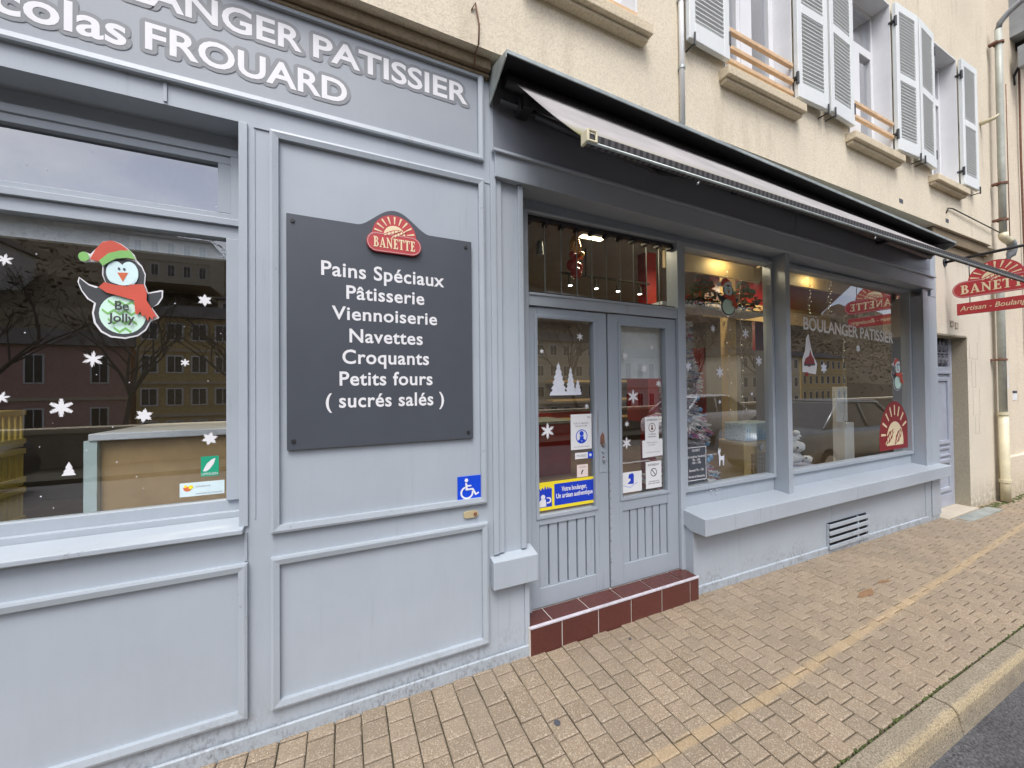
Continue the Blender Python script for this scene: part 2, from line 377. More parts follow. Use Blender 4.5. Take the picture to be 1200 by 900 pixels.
    def cyl(s, c, r, h, axis='Z', seg=20, r2=None):
        rot = {'Z': Matrix.Identity(4), 'Y': Matrix.Rotation(pi/2, 4, 'X'), 'X': Matrix.Rotation(pi/2, 4, 'Y')}[axis]
        bmesh.ops.create_cone(s.bm, cap_ends=True, segments=seg, radius1=r, radius2=r if r2 is None else r2, depth=h, matrix=Matrix.Translation(c) @ rot)
        return s
    def build(s, name, mat, parent=None, label=None, cat=None, group=None, kind=None, bev=0, bseg=2):
        me = bpy.data.meshes.new(name); s.bm.to_mesh(me); s.bm.free()
        me.materials.append(MAT[mat])
        return link(name, me, parent, label, cat, group, kind, bev, bseg)
def link(name, me, parent=None, label=None, cat=None, group=None, kind=None, bev=0, bseg=2):
    o = bpy.data.objects.new(name, me); COL.objects.link(o)
    if parent is not None:
        o.parent = parent; org = Vector(parent.get('_o', (0, 0, 0)))
        o.location = -org; o['_o'] = [0, 0, 0] if False else list(org)
        if parent.type == 'MESH': o.location = (0, 0, 0)
    if label: o['label'] = label
    if cat: o['category'] = cat
    if group: o['group'] = group
    if kind: o['kind'] = kind
    if bev:
        b = o.modifiers.new('bevel', 'BEVEL'); b.width = bev; b.segments = bseg; b.limit_method = 'ANGLE'; b.angle_limit = radians(40)
    return o
def thing(name, label, cat, loc=(0, 0, 0), group=None):
    o = bpy.data.objects.new(name, None); COL.objects.link(o); o.location = loc; o.empty_display_size = .1
    o['label'] = label; o['category'] = cat; o['_o'] = list(loc)
    if group: o['group'] = group
    return o

_TV = {}
def text_verts(txt, bold=0.0, shear=0.0, spacing=1.0):
    key = (txt, bold, shear, spacing)
    if key not in _TV: _TV[key] = _text_verts(*key)
    return _TV[key]
def _text_verts(txt, bold, shear, spacing):
    c = bpy.data.curves.new('lettering', 'FONT'); c.body = txt; c.size = 1; c.offset = bold; c.shear = shear; c.space_character = spacing; c.resolution_u = 4
    o = bpy.data.objects.new('lettering', c)
    me = bpy.data.meshes.new_from_object(o)
    V = [(v.co.x, v.co.y) for v in me.vertices]; Fc = [tuple(p.vertices) for p in me.polygons]
    bpy.data.objects.remove(o); bpy.data.curves.remove(c); bpy.data.meshes.remove(me)
    return V, Fc
CAP = None
def outline_text(mb, txt, u0, u1, v0, cap, y, rad, bold):
    # the letter shape swept round a small circle, every copy a hair further out, so the pieces never share a plane
    for k in range(20):
        a = 2*pi*k/20; put_text(mb, txt, u0+rad*cos(a), u1+rad*cos(a), v0+rad*sin(a), cap, y-.00009*k, bold=bold)
def put_text(mb, txt, u0, u1, v0, cap, y, fr=FRONT, org=(0, 0, 0), bold=0.0, shear=0.0, d=.0012, rise=0.0, ref=None, spacing=1.0, stagger=0.0):
    """letters stretched from u0 to u1, baseline v0, capital height cap; y is the depth of their face. ref: the unbold text's box is used so an outline copy registers"""
    global CAP
    if CAP is None:
        V, _ = text_verts('H'); CAP = max(p[1] for p in V)
    V, Fc = text_verts(txt, bold, shear, spacing)
    Vr = V if ref is None else text_verts(txt, ref, shear, spacing)[0]
    a, b = min(p[0] for p in Vr), max(p[0] for p in Vr)
    sx = (u1-u0)/(b-a); sy = cap/CAP; o = Vector(org); e1, e2, e3 = fr
    lev = [0.0]*len(V)
    if stagger:      # neighbouring letters lie at slightly different depths, so bold ones that touch never share a plane
        par = list(range(len(V)))
        def find(i):
            while par[i] != i: par[i] = par[par[i]]; i = par[i]
            return i
        for f in Fc:
            for i in f[1:]: par[find(i)] = find(f[0])
        grp = {}
        for i, p in enumerate(V): grp.setdefault(find(i), []).append(i)
        for k, g_ in enumerate(sorted(grp.values(), key=lambda g: min(V[i][0] for i in g))):
            for i in g_: lev[i] = (k % 3)*stagger
    vs = [mb.bm.verts.new(o+e1*(u0+(p[0]-a)*sx)+e2*(v0+p[1]*sy+rise*(p[0]-a)*sx)+e3*(-y+lv)) for p, lv in zip(V, lev)]
    for f in Fc:
        try: mb.bm.faces.new([vs[i] for i in f])
        except ValueError: pass
    return mb
# slab-serif capitals drawn as strokes (for the red badge and the hanging sign)
def serif_caps(mb, txt, u0, u1, v0, h, y, fr=FRONT, org=(0, 0, 0), d=.001):
    t, th, sr = .20, .085, .13
    def B(a, b, c, e): return [(a, c), (b, c), (b, e), (a, e)]
    G = {}
    G['E'] = (.72, [[(0,0),(.70,0),(.70,.26),(.62,.26),(.58,.10),(.36,.10),(.36,.46),(.5,.46),(.5,.37),(.56,.37),(.56,.65),(.5,.65),(.5,.56),(.36,.56),(.36,.90),(.56,.90),(.60,.76),(.67,.76),(.66,1),(0,1),(0,.93),(.13,.93),(.13,.07),(0,.07)]])
    G['T'] = (.80, [[(.18,0),(.62,0),(.62,.07),(.51,.07),(.51,.90),(.68,.90),(.72,.72),(.79,.72),(.78,1),(.02,1),(.01,.72),(.08,.72),(.12,.90),(.29,.90),(.29,.07),(.18,.07)]])
    G['N'] = (.92, [[(0,0),(.32,0),(.32,.07),(.21,.07),(.21,.72),(.70,0),(.80,0),(.80,.93),(.90,.93),(.90,1),(.60,1),(.60,.93),(.70,.93),(.70,.33),(.25,1),(0,1),(0,.93),(.11,.93),(.11,.07),(0,.07)]])
    G['A'] = (.92, [[(0,0),(.30,0),(.30,.07),(.22,.07),(.28,.26),(.56,.26),(.62,.07),(.53,.07),(.53,0),(.92,0),(.92,.07),(.84,.07),(.52,1),(.40,1),(.10,.07),(0,.07)], None])
    arc = lambda cx, cy, rx, ry, a0, a1, n=8: [(cx+rx*cos(radians(a0+(a1-a0)*i/n)), cy+ry*sin(radians(a0+(a1-a0)*i/n))) for i in range(n+1)]
    G['B'] = (.80, [[(0,0),(.36,0)]+arc(.40,.27,.37,.27,-90,60)+arc(.38,.76,.30,.24,-40,90)+[(0,1),(0,.93),(.12,.93),(.12,.07),(0,.07)]])
    adv = [G[c][0] for c in txt]; tot = sum(adv)+.08*(len(txt)-1); k = (u1-u0)/tot; x = u0
    for c, wd in zip(txt, adv):
        mb.prism([(x+p[0]*k, v0+p[1]*h) for p in G[c][1][0]], y+d, d, org, fr); x += (wd+.08)*k
    x = u0; holes = []
    for c, wd in zip(txt, adv):   # counters of A and B
        if c == 'B':
            holes.append([(x+p[0]*k, v0+p[1]*h) for p in [(.35,.10)]+arc(.38,.29,.17,.19,-90,90,6)+[(.35,.48)]])
            holes.append([(x+p[0]*k, v0+p[1]*h) for p in [(.35,.58)]+arc(.36,.75,.13,.16,-90,90,6)+[(.35,.91)]])
        if c == 'A': holes.append([(x+p[0]*k, v0+p[1]*h) for p in ((.31,.36),(.53,.36),(.42,.70))])
        x += (wd+.08)*k
    return holes
def circle(cx, cy, r, n=24, a0=0, a1=360, ry=None):
    ry = ry or r
    full = abs(a1-a0) >= 360
    return [(cx+r*cos(radians(a0+(a1-a0)*i/n)), cy+ry*sin(radians(a0+(a1-a0)*i/n))) for i in range(n if full else n+1)]
def gz(x): return -.0125*min(max(x-2.3, 0), 6.2)       # the street falls gently to the right

# ------------------------------------------------------------------ ground
b = MB()
xs = [-400, -60, 2.3, 8.5, 60, 400]
for a, c in zip(xs, xs[1:]):
    b.bm.faces.new([b.bm.verts.new(p) for p in ((a, -7.4, gz(a)-.105), (c, -7.4, gz(c)-.105), (c, .02, gz(c)-.105), (a, .02, gz(a)-.105))])
b.build('road', 'asphalt', kind='structure')
b = MB()
for i in range(60):
    x0 = -40+i*3; b.box(x0, x0+1.5, -4.42, -4.30, gz(x0)-.1048, gz(x0)-.1008)
b.build('road_marking', 'white_vinyl', kind='structure')
b = MB()
for a, c in zip(xs, xs[1:]): b.bm.faces.new([b.bm.verts.new(p) for p in ((a, -60, -2.5), (c, -60, -2.5), (c, -9.3, -2.5), (a, -9.3, -2.5))])
b.build('riverside_ground', 'hill_brush', kind='structure')
b = MB(); b.box(-60, 120, -9.3, -7.4, -.3, -.02); b.build('far_pavement', 'joint_sand', kind='structure')
b = MB()
xs2 = [-8]+[2.3+i*1.03 for i in range(7)]+[40]
for a, c in zip(xs2, xs2[1:]):
    b.hexa([(a,-1.14,gz(a)-.2),(c,-1.14,gz(c)-.2),(c,.3,gz(c)-.2),(a,.3,gz(a)-.2),(a,-1.14,gz(a)-.011),(c,-1.14,gz(c)-.011),(c,.3,gz(c)-.011),(a,.3,gz(a)-.011)])
b.build('pavement_bed', 'joint_sand', kind='structure')
# block paving: columns that run from kerb to wall, their joints staggered
b = MB(); rp = random.Random(3)
PW = .1135; g = .0026
col = 0; x = -2.2
while x < 13:
    y = -1.125-(col % 2)*.053-rp.uniform(0, .012); 
    while y < .02:
        ln = .105 if rp.random() > .03 else .21
        y0, y1 = max(y+g, -1.122), min(y+ln-g, .012)
        if y1-y0 > .02:
            z = gz(x)+rp.uniform(-.0022, .0018); tx = rp.uniform(-.0012, .0012); ty = rp.uniform(-.0012, .0012); e = .0055
            x0, x1 = x+g, x+PW-g; jx = rp.uniform(-.0012, .0012); x0 += jx; x1 += jx
            lo = [b.bm.verts.new(p) for p in ((x0,y0,z-.03),(x1,y0,z-.03),(x1,y1,z-.03),(x0,y1,z-.03))]
            md = [b.bm.verts.new(p) for p in ((x0,y0,z-.004),(x1,y0,z-.004),(x1,y1,z-.004),(x0,y1,z-.004))]
            tp = [b.bm.verts.new(p) for p in ((x0+e,y0+e,z-tx-ty),(x1-e,y0+e,z+tx-ty),(x1-e,y1-e,z+tx+ty),(x0+e,y1-e,z-tx+ty))]
            for A, B in ((lo, md), (md, tp)):
                for k in range(4): b.bm.faces.new([A[k], A[(k+1)%4], B[(k+1)%4], B[k]])
            b.bm.faces.new(tp)
        y += ln
    x += PW; col += 1
b.build('pavement', 'pavers', kind='structure')
b = MB(); x = -6.3; kr = random.Random(5)
while x < 14:
    x1 = x+.988; j = kr.uniform(-.004, .004)
    pr = lambda X: [(-1.132, gz(X)-.2), (-1.132, gz(X)+.002), (-1.196+j, gz(X)+.004), (-1.214+j, gz(X)-.003), (-1.225+j, gz(X)-.018), (-1.246, gz(X)-.13), (-1.246, gz(X)-.2)]
    b.extr_x(pr(x), x, x1, pr(x1)); x += 1.0
b.build('kerb', 'kerb_stone', kind='structure', bev=.004)
b = MB(); mr = random.Random(9)
for i in range(900):       # moss in the gap behind the kerb and along the wall foot
    x = mr.uniform(-1, 9); r = mr.uniform(.003, .0075)
    b.ball((x, -1.127+mr.gauss(0, .004), gz(x)-.002), r, 6, (mr.uniform(1, 2.6), .8, .5))
for i in range(160):
    x = mr.uniform(7.6, 10.5); r = mr.uniform(.008, .022)
    b.ball((x, -.03-abs(mr.gauss(0, .06)), gz(x)), r, 6, (1.6, 1.2, .5))
b.build('moss', 'moss', kind='stuff')
for (x, y, r, lb) in ((.905, -.47, .016, 'small dark gum blot on the pavers in front of the left wall'), (1.62, -.16, .009, 'tiny black gum blot on the pavers near the tiled step')):
    b = MB(); b.prism(circle(0, 0, r, 10), 0, .002, (x, y, gz(x)+.0015), (Vector((1,0,0)), Vector((0,1,0)), Vector((0,0,1))))
    b.build('gum_blot', 'ink', label=lb, cat='gum blot')
# dead leaves / food scraps trodden on the pavement
lr = random.Random(12)
def scrap(x, y, L, a, lb):
    b = MB(); p = [(L*cos(t)*(1+.35*lr.uniform(-1, 1)), .22*L*sin(t)*(1+.5*lr.uniform(-1, 1))) for t in [2*pi*k/9 for k in range(9)]]
    p = [(u*cos(a)-v*sin(a), u*sin(a)+v*cos(a)) for u, v in p]
    b.prism(p, 0, .0035, (x, y, gz(x)+.001), (Vector((1,0,0)), Vector((0,1,0)), Vector((0,0,1)))); b.build('trodden_leaf', 'leaf_brown', label=lb, cat='leaf')
scrap(3.62, -.50, .115, .1, 'larger brown trodden leaf smear on the pavers before the vent grille')
scrap(3.98, -.47, .07, -.2, 'smaller brown trodden leaf smear to the right of the larger one')

# ------------------------------------------------------------------ the apartment building (upper wall, lower wall, windows, shutters)
BLD = thing('apartment_building', 'cream rendered building with shuttered upstairs windows above the grey shopfront', 'building', (3, 0, 0))
WT = 7.6; WX0, WX1 = -5.0, 8.02; YU = -.10
wins = [(1.0, 1.80), (2.67, 3.53), (4.44, 5.29), (6.2, 6.96)]; WZ0, WZ1 = 3.99, 5.60
b = MB()
edges = [WX0]+[e for wn in wins for e in wn]+[WX1]
for i in range(0, len(edges), 2): b.box(edges[i], edges[i+1], YU, .25, 3.44, WT)
for a, c in wins: b.box(a, c, YU, .25, 3.44, WZ0); b.box(a, c, YU, .25, WZ1, WT)
bmesh.ops.remove_doubles(b.bm, verts=b.bm.verts[:], dist=.0005)
b.build('upper_wall', 'stucco_upper', BLD)
b = MB(); b.box(WX0, .772, -.055, .02, 3.375, 3.4375); b.box(WX0, .772, -.03, .02, 3.30 if False else 3.352, 3.3725)
b.build('cornice', 'cornice_stone', BLD, bev=.008)
b = MB(); b.box(6.34, 8.02, -.07, .02, 3.30, 3.4375); b.box(6.34, 8.02, -.035, .02, 3.20, 3.298)
b.build('cornice', 'cornice_stone', BLD, bev=.01)
b = MB(); b.box(7.50, 8.40, 0, .5, -.3, 3.2); b.box(6.60, 7.50, 0, .5, 2.185, 3.2); b.build('lower_wall', 'stucco_lower', BLD, bev=.012)
b = MB()
for x0, x1, z0, z1 in ((7.56, 7.82, 2.12, 1.9), (7.62, 7.74, 1.88, 1.52), (7.64, 7.86, 1.5, 1.15), (7.7, 7.82, 1.13, .9)):
    for xx in (x0, x1): b.box(xx, xx+.003, -.0015, 0, z1, z0)
    b.box(x0, x1, -.0015, 0, z1, z1+.003)
b.build('stone_joint', 'stucco_jamb', BLD)
b = MB(); b.box(7.497, 7.4995, 0.004, .16, -.08, 2.18); b.box(6.62, 7.497, .004, .16, 2.176, 2.184); b.build('door_jamb', 'stucco_jamb', BLD)
b = MB(); b.box(6.58, 7.52, -.06, .20, -.09, -.042); b.build('door_threshold', 'threshold', BLD, bev=.006)
b = MB(); b.box(6.64, 7.75, -.20, -.07, -.12, -.055); b.build('door_mat_slab', 'zinc', BLD, label='grey metal grating strip in front of the lilac side door')
for nm, (x0, x1, z0, z1) in (('house_number', (7.12, 7.20, 2.28, 2.36)), ('house_number', (6.98, 7.06, 2.30, 2.37))):
    b = MB(); b.box(x0, x1, -.006, 0, z0, z1); b.ring(x0, x1, z0, z1, .012, -.006, .004); b.build(nm, 'threshold', BLD)
# lilac side door, with its iron grille
DR = MB()
DR.box(6.6, 6.70, .14, .19, -.04, 2.18); DR.box(7.40, 7.495, .14, .19, -.04, 2.18); DR.box(6.70, 7.40, .14, .19, 1.70, 1.80); DR.box(6.70, 7.40, .14, .19, -.04, .12); DR.box(6.70, 7.40, .15, .19, .12, 1.70)
DR.box(6.68, 7.42, .12, .1395, 1.705, 1.735)
dd = DR.build('side_door', 'door_lilac', BLD, bev=.004)
b = MB(); b.ring(6.74, 7.37, .78, 1.66, .05, .15, .022); b.ring(6.74, 7.37, .62, .74, .03, .15, .018); b.ring(6.74, 7.37, .16, .58, .05, .15, .022); b.build('door_moulding', 'door_lilac', dd)
b = MB(); b.ball((6.86, .12, 1.20), .018); b.cyl((6.86, .135, 1.20), .008, .03, 'Y'); b.build('door_knob', 'dark_metal', dd)
b = MB(); b.prism(circle(7.33, .19, .028, 12), .149, .004); b.build('round_sticker', 'yellow_vinyl', dd)
b = MB()
for i in range(6):
    cx = 6.76+i*.12
    for s in (1, -1):
        for cz in (1.90, 2.07):
            b.tube([(cx+s*.045*(k/14)*cos(k*.55), .145, cz+s*.075*(k/14)*sin(k*.55)*1.1) for k in range(15)], .007, 6)
    b.tube([(cx+.055, .145, 1.80), (cx+.055, .145, 2.18)], .007, 6)
b.box(6.70, 7.40, .14, .15, 1.975, 1.99)
b.build('iron_grille', 'grille_iron', dd)
b = MB(); b.box(6.70, 7.40, .17, .175, 1.80, 2.18); b.build('grille_glass', 'car_glass', dd)
# windows
def upstairs_window(x0, x1, rails, curtain):
    b = MB(); YF = .03
    b.box(x0, x0+.05, YF, YF+.07, WZ0, WZ1); b.box(x1-.05, x1, YF, YF+.07, WZ0, WZ1); b.box(x0+.05, x1-.05, YF, YF+.07, WZ1-.05, WZ1); b.box(x0+.05, x1-.05, YF, YF+.07, WZ0, WZ0+.06)
    b.box(x0+.05, x1-.05, YF-.005, YF+.07, 5.12, 5.17)
    m = (x0+x1)/2; b.box(m-.055, m+.055, YF-.02, YF+.06, WZ0+.06, 5.12)
    for a, c in ((x0+.05, m-.055), (m+.055, x1-.05)):
        b.box(a, a+.045, YF-.012, YF+.05, WZ0+.06, 5.12); b.box(c-.045, c, YF-.012, YF+.05, WZ0+.06, 5.12); b.box(a+.045, c-.045, YF-.012, YF+.05, WZ0+.06, WZ0+.115); b.box(a+.045, c-.045, YF-.012, YF+.05, 5.07, 5.12)
    wf = b.build('window', 'window_white', BLD, bev=.003)
    b = MB(); b.box(x0+.09, m-.09, YF+.02, YF+.026, WZ0+.11, 5.075); b.box(m+.09, x1-.09, YF+.02, YF+.026, WZ0+.11, 5.075); b.box(x0+.05, x1-.05, YF+.02, YF+.026, 5.17, WZ1-.05); b.build('pane', 'house_glass', wf)
    b = MB(); b.extr_x([(YU-.085, WZ0-.10), (YU-.085, WZ0-.03), (.10, WZ0-.002), (.10, WZ0-.10)], x0-.06, x1+.07); b.box(x0-.045, x1+.055, YU-.055, YU, WZ0-.128, WZ0-.1005)
    b.build('sill', 'sill_stone', wf, bev=.006)
    b = MB(); b.box(x0-.001, x0+.012, YU-.012, .029, WZ0, WZ1); b.box(x1-.012, x1+.001, YU-.012, .029, WZ0, WZ1); b.box(x0+.012, x1-.012, YU-.012, .029, WZ1-.014, WZ1+.001); b.build('reveal_lining', 'window_white', wf)
    if rails:
        for z in rails:
            b = MB(); b.box(x0+.013, x1-.013, YU-.03, YU-.002, z, z+.034); b.build('guard_rail', 'raw_wood', wf, bev=.004)
    b = MB()
    n = 24
    for s0, s1, y in ((x0+.06, x0+.06+curtain*(x1-x0), .19),):
        for k in range(n):
            u0 = s0+(s1-s0)*k/n; u1 = s0+(s1-s0)*(k+1)/n; ya = y+.018*sin(k*1.7); yb = y+.018*sin((k+1)*1.7)
            b.bm.faces.new([b.bm.verts.new(p) for p in ((u0, ya, WZ0+.05), (u1, yb, WZ0+.05), (u1, yb, WZ1), (u0, ya, WZ1))])
    b.build('curtain', 'curtain', wf)
    b = MB(); b.box(x0-.2, x1+.2, 1.4, 1.45, WZ0-.4, WZ1+.4); b.box(x0-.2, x1+.2, .27, 1.4, WZ1+.3, WZ1+.35); b.box(x0-.2, x1+.2, .27, 1.4, WZ0-.35, WZ0-.3); b.box(x0-.25, x0-.2, .27, 1.4, WZ0-.4, WZ1+.4); b.box(x1+.2, x1+.25, .27, 1.4, WZ0-.4, WZ1+.4); b.build('room_behind', 'room_wall', wf)
for wn, rl, cu in zip(wins, ((4.02,), (4.05, 4.155, 4.29), (4.15, 4.285), ()), (.86, .86, .86, .86)): upstairs_window(wn[0], wn[1], rl, cu)
def shutter(hx, side, ang):
    """louvred leaf hinged at hx, opened back against the wall; side -1 folds to the left"""
    W, H, T = .435, 1.56, .034; z0 = 4.03
    b = MB(); st = .062
    b.box(0, st, -T/2, T/2, 0, H); b.box(W-st, W, -T/2, T/2, 0, H)
    for a, c in ((0, .13), (.74, .82), (H-.085, H)): b.box(st, W-st, -T/2, T/2, a, c)
    for a, c, n in ((.13, .74, 18), (.82, H-.085, 19)):
        for k in range(n):
            z = a+(c-a)*(k+.5)/n; hh = (c-a)/n*.72; dp = .013
            b.hexa([(st,-dp,z+hh*.55-.004),(W-st,-dp,z+hh*.55-.004),(W-st,dp,z-hh*.75-.004),(st,dp,z-hh*.75-.004),(st,-dp,z+hh*.55+.004),(W-st,-dp,z+hh*.55+.004),(W-st,dp,z-hh*.75+.004),(st,dp,z-hh*.75+.004)])
    for v in b.bm.verts:
        v.co.x *= side
    if side < 0: bmesh.ops.reverse_faces(b.bm, faces=b.bm.faces[:])
    R = Matrix.Translation((hx, YU-.022-T/2, z0)) @ Matrix.Rotation(-ang*side, 4, 'Z')
    b.bm.transform(R)
    s = b.build('shutter', 'shutter_paint', BLD, bev=.0025, bseg=1)
    for z in (.16, H-.2):
        b = MB(); p = R @ Vector((0, 0, z)); b.cyl((p.x, p.y-.012, p.z), .012, .10); b.box(p.x-.02, p.x+.02, p.y-.01, YU, p.z-.012, p.z+.012)
        b.build('hinge', 'dark_metal', s)
    b = MB(); p = R @ Vector((side*W*.92, -.02, .03)); b.cyl((p.x, p.y-.01, p.z-.04), .007, .09); b.cyl((p.x, p.y+.03, p.z-.07), .006, .08, 'Y'); b.build('shutter_catch', 'dark_metal', s)
for (x0, x1), (al, ar) in zip(wins, ((.02, .02), (.02, .03), (.04, .05), (.05, .02))):
    if x0 > 2: shutter(x0-.005, -1, al); shutter(x1+.005, 1, ar)      # the leftmost window has lost its shutters
for x, z in ((5.43, 3.52), (6.58, 3.51)): b = MB(); b.box(x, x+.085, YU-.0015, YU+.01, z, z+.045); b.build('vent_hole', 'ink', BLD)

# thin wires and pipes fixed to the front
t = thing('white_conduit', 'thin white conduit pipe rising from the awning hood beside the leftmost shutter', 'pipe', (2.195, YU, 3.45))
b = MB(); b.tube([(2.195, YU-.022, 3.42), (2.197, YU-.022, 4.2), (2.20, YU-.022, 7.4)], .018, 12); b.build('pipe', 'white_plastic', t)
b = MB()
for z in (3.83, 4.32, 4.9): b.cyl((2.196, YU-.022, z), .024, .018); b.box(2.186, 2.206, YU-.02, YU+.002, z-.008, z+.008)
b.build('clip', 'zinc', t)
t = thing('wall_cable', 'thin dark cable strung across the cream wall to the downpipe', 'cable', (7.3, YU, 3.6))
b = MB(); b.tube([(6.59, YU-.004, 3.62), (6.62, YU-.012, 3.68), (6.72, YU-.02, 3.69)]+[(6.72+k*.2, YU-.02-.002*k, 3.69-.008*k) for k in range(1, 9)], .007, 6); b.build('cable', 'dark_metal', t)
t = thing('cornice_cable', 'thin rusty wire hanging over the stone cornice left of the awning hood', 'cable', (.66, -.1, 3.5))
b = MB(); b.tube([(.64, YU-.005, 3.62), (.66, YU-.012, 3.66), (.68, YU-.012, 3.55), (.675, YU-.014, 3.44), (.67, -.066, 3.42), (.668, -.062, 3.36)], .0045, 6); b.build('cable', 'rust', t)
t = thing('drain_downpipe', 'green grey downpipe with cream cast iron foot at the corner of the cream building', 'downpipe', (8.36, -.1, -.07))
def bend(pts, r, mat, name): 
    b = MB(); b.tube(pts, r, 14); return b.build(name, mat, t)
bend([(8.21, -.155, 3.62), (8.215, -.155, 4.6), (8.225, -.155, 5.6), (8.235, -.155, 6.44)], .035, 'pipe_green', 'pipe')
bend([(8.235, -.155, 6.44), (8.235, -.17, 6.52), (8.24, -.24, 6.60), (8.245, -.34, 6.655), (8.25, -.46, 6.70), (8.25, -.75, 6.78), (8.25, -1.2, 6.90)], .035, 'pipe_grey', 'swan_neck')
bend([(8.21, -.155, 3.62), (8.215, -.16, 3.56), (8.25, -.18, 3.52), (8.30, -.19, 3.51)], .046, 'pipe_cream', 'elbow')
bend([(8.30, -.19, 3.51), (8.37, -.19, 3.49), (8.42, -.185, 3.42), (8.42, -.17, 3.35), (8.385, -.13, 3.26), (8.36, -.10, 3.18)], .047, 'pipe_grey', 'elbow')
bend([(8.36, -.10, 3.18), (8.35, -.085, 2.9), (8.35, -.085, 1.15)], .039, 'pipe_green', 'pipe')
bend([(8.35, -.085, 1.16), (8.352, -.085, .2), (8.355, -.085, -.06)], .048, 'pipe_cream', 'pipe_foot')
b = MB()
for z in (1.15, .22): b.cyl((8.35, -.085, z), .057, .04)
b.build('pipe_collar', 'pipe_cream', t)
for x, y, z in ((8.235, -.155, 6.25), (8.215, -.155, 4.3), (8.21, -.155, 3.8), (8.35, -.085, 1.9), (8.35, -.085, 2.7)): b = MB(); b.cyl((x, y, z), .050, .026); b.box(x-.08, x-.02, y-.008, YU+.02 if z > 3.4 else .01, z-.012, z+.012); b.build('pipe_bracket', 'rust', t)
b = MB(); b.prism([(8.325,1.52),(8.365,1.50),(8.355,1.62),(8.372,1.78),(8.345,1.88),(8.352,1.70),(8.33,1.64)], -.1335, .001)
b.build('paper_scrap', 'soft_white', t)
t = thing('wall_hook', 'small iron hook jutting from the wall beside the rightmost shutter', 'hook', (7.95, YU, 5.05))
b = MB(); b.tube([(7.72, YU, 5.02), (7.73, YU-.12, 5.02), (7.73, YU-.16, 5.05)], [.03, .022, .012], 8); b.build('hook', 'pipe_cream', t)

# neighbouring houses to the right
NB = thing('narrow_house', 'narrow cream house next to the downpipe, right of the building', 'house', (9, 0, 0))
b = MB(); b.box(8.022, 8.402, -.06, .5, 3.44, 9.2); b.box(8.402, 9.55, -.02, 4, -.3, 9.2); b.build('wall', 'neighbour_render', NB)
b = MB(); b.box(8.402, 9.56, -.055, -.0205, -.3, .52); b.build('plinth', 'neighbour_render', NB, bev=.02)
b = MB(); b.box(9.30, 9.62, -.5, .1, 6.85, 7.6); b.box(9.42, 9.66, -.62, -.02, 7.6, 9.2); b.build('eaves', 'pipe_grey', NB)
b = MB(); b.tube([(9.50, -.06, 6.5), (9.52, -.05, 5.0), (9.56, -.05, 3.5), (9.56, -.05, 2.0)], .012, 6); b.tube([(8.95, -.05, 6.0), (8.97, -.045, 3.4)], .005, 5); b.build('cable', 'rust', NB)
b = MB(); b.box(9.02, 9.18, -.026, -.02, 1.32, 1.42); b.build('plaque', 'paper', NB); b = MB(); b.box(9.02, 9.18, -.027, -.02, 1.422, 1.46); b.build('plaque', 'ink', NB)
t = thing('wall_speaker', 'grey box lamp fixed high on the corner of the narrow house', 'wall lamp', (9.4, -.1, 6.3))
b = MB(); b.hexa([(9.24,-.36,6.30),(9.44,-.36,6.34),(9.44,-.10,6.34),(9.24,-.10,6.30),(9.24,-.36,6.62),(9.44,-.36,6.66),(9.44,-.10,6.66),(9.24,-.10,6.62)]); b.build('housing', 'pipe_grey', t, bev=.01)
b = MB(); b.tube([(9.36, -.10, 6.40), (9.42, -.02, 6.28), (9.44, -.02, 6.16)], .02, 8); b.build('bracket', 'dark_metal', t)
NC = thing('low_house', 'low cream house with a thin flat roof edge at the far right', 'house', (13, 0, 0))
b = MB(); b.box(9.57, 30, -.02, 8, -.3, 6.75); b.build('wall', 'neighbour_render', NC)
b = MB(); b.box(9.54, 30.2, -.25, 8.2, 6.755, 6.86); b.build('roof_edge', 'roof_slate', NC)

# ------------------------------------------------------------------ the shopfront
SH = thing('bakery_shopfront', 'blue grey painted wooden bakery shopfront with lettered fascia and large windows', 'shopfront', (2, 0, 0))
b = MB()
b.box(-6, -.405, 0, .20, -.3, .955); b.box(-.405, .80, 0, .20, -.3, 3.352); b.box(-6, -.405, 0, .20, 2.775, 3.352)
b.box(-6, -3.6, .0, .20, .955, 2.775)
bmesh.ops.remove_doubles(b.bm, verts=b.bm.verts[:], dist=.0005)
b.build('wall_panel', 'grey_paint', SH)
b = MB(); b.box(.8005, .985, .012, .20, -.3, 2.80); b.box(.8005, .985, 0.0, .012, .0, .44); b.build('pilaster', 'grey_paint', SH, bev=.003)
b = MB(); b.box(.81, .845, -.004, .012, .625, 2.79); b.box(.955, .986, -.006, .012, .625, 2.785); b.box(.775, .808, -.014, 0, .625, 2.885); b.box(.968, .998, -.012, 0, 0, .44); b.build('pilaster_strip', 'grey_paint', SH, bev=.002)
b = MB(); b.hexa([(.756,-.055,.445),(1.035,-.055,.445),(1.035,.0,.445),(.756,.0,.445),(.756,-.055,.600),(1.035,-.055,.600),(1.035,.05,.625),(.756,.05,.625)]); b.build('pilaster_block', 'grey_paint', SH, bev=.004)
for x0, x1, z0, z1, wd in ((-5.5, .735, 2.868, 3.42-.05, .032), (-.302, .735, .928, 2.765, .034), (-.302, .738, .141, .819, .034), (-5.5, -.389, .142, .815, .034)):
    b = MB(); b.ring(x0, x1, z0, z1, wd, 0, .024); b.build('moulding', 'worn_paint', SH)
b = MB(); b.box(-.421, -.388, -.010, .0, .975, 2.772); b.box(-.403, -.391, -.008, 0, .822, .95); b.box(-.366, -.36, -.0035, 0, 1.0, 2.75); b.build('batten', 'grey_paint', SH, bev=.003)
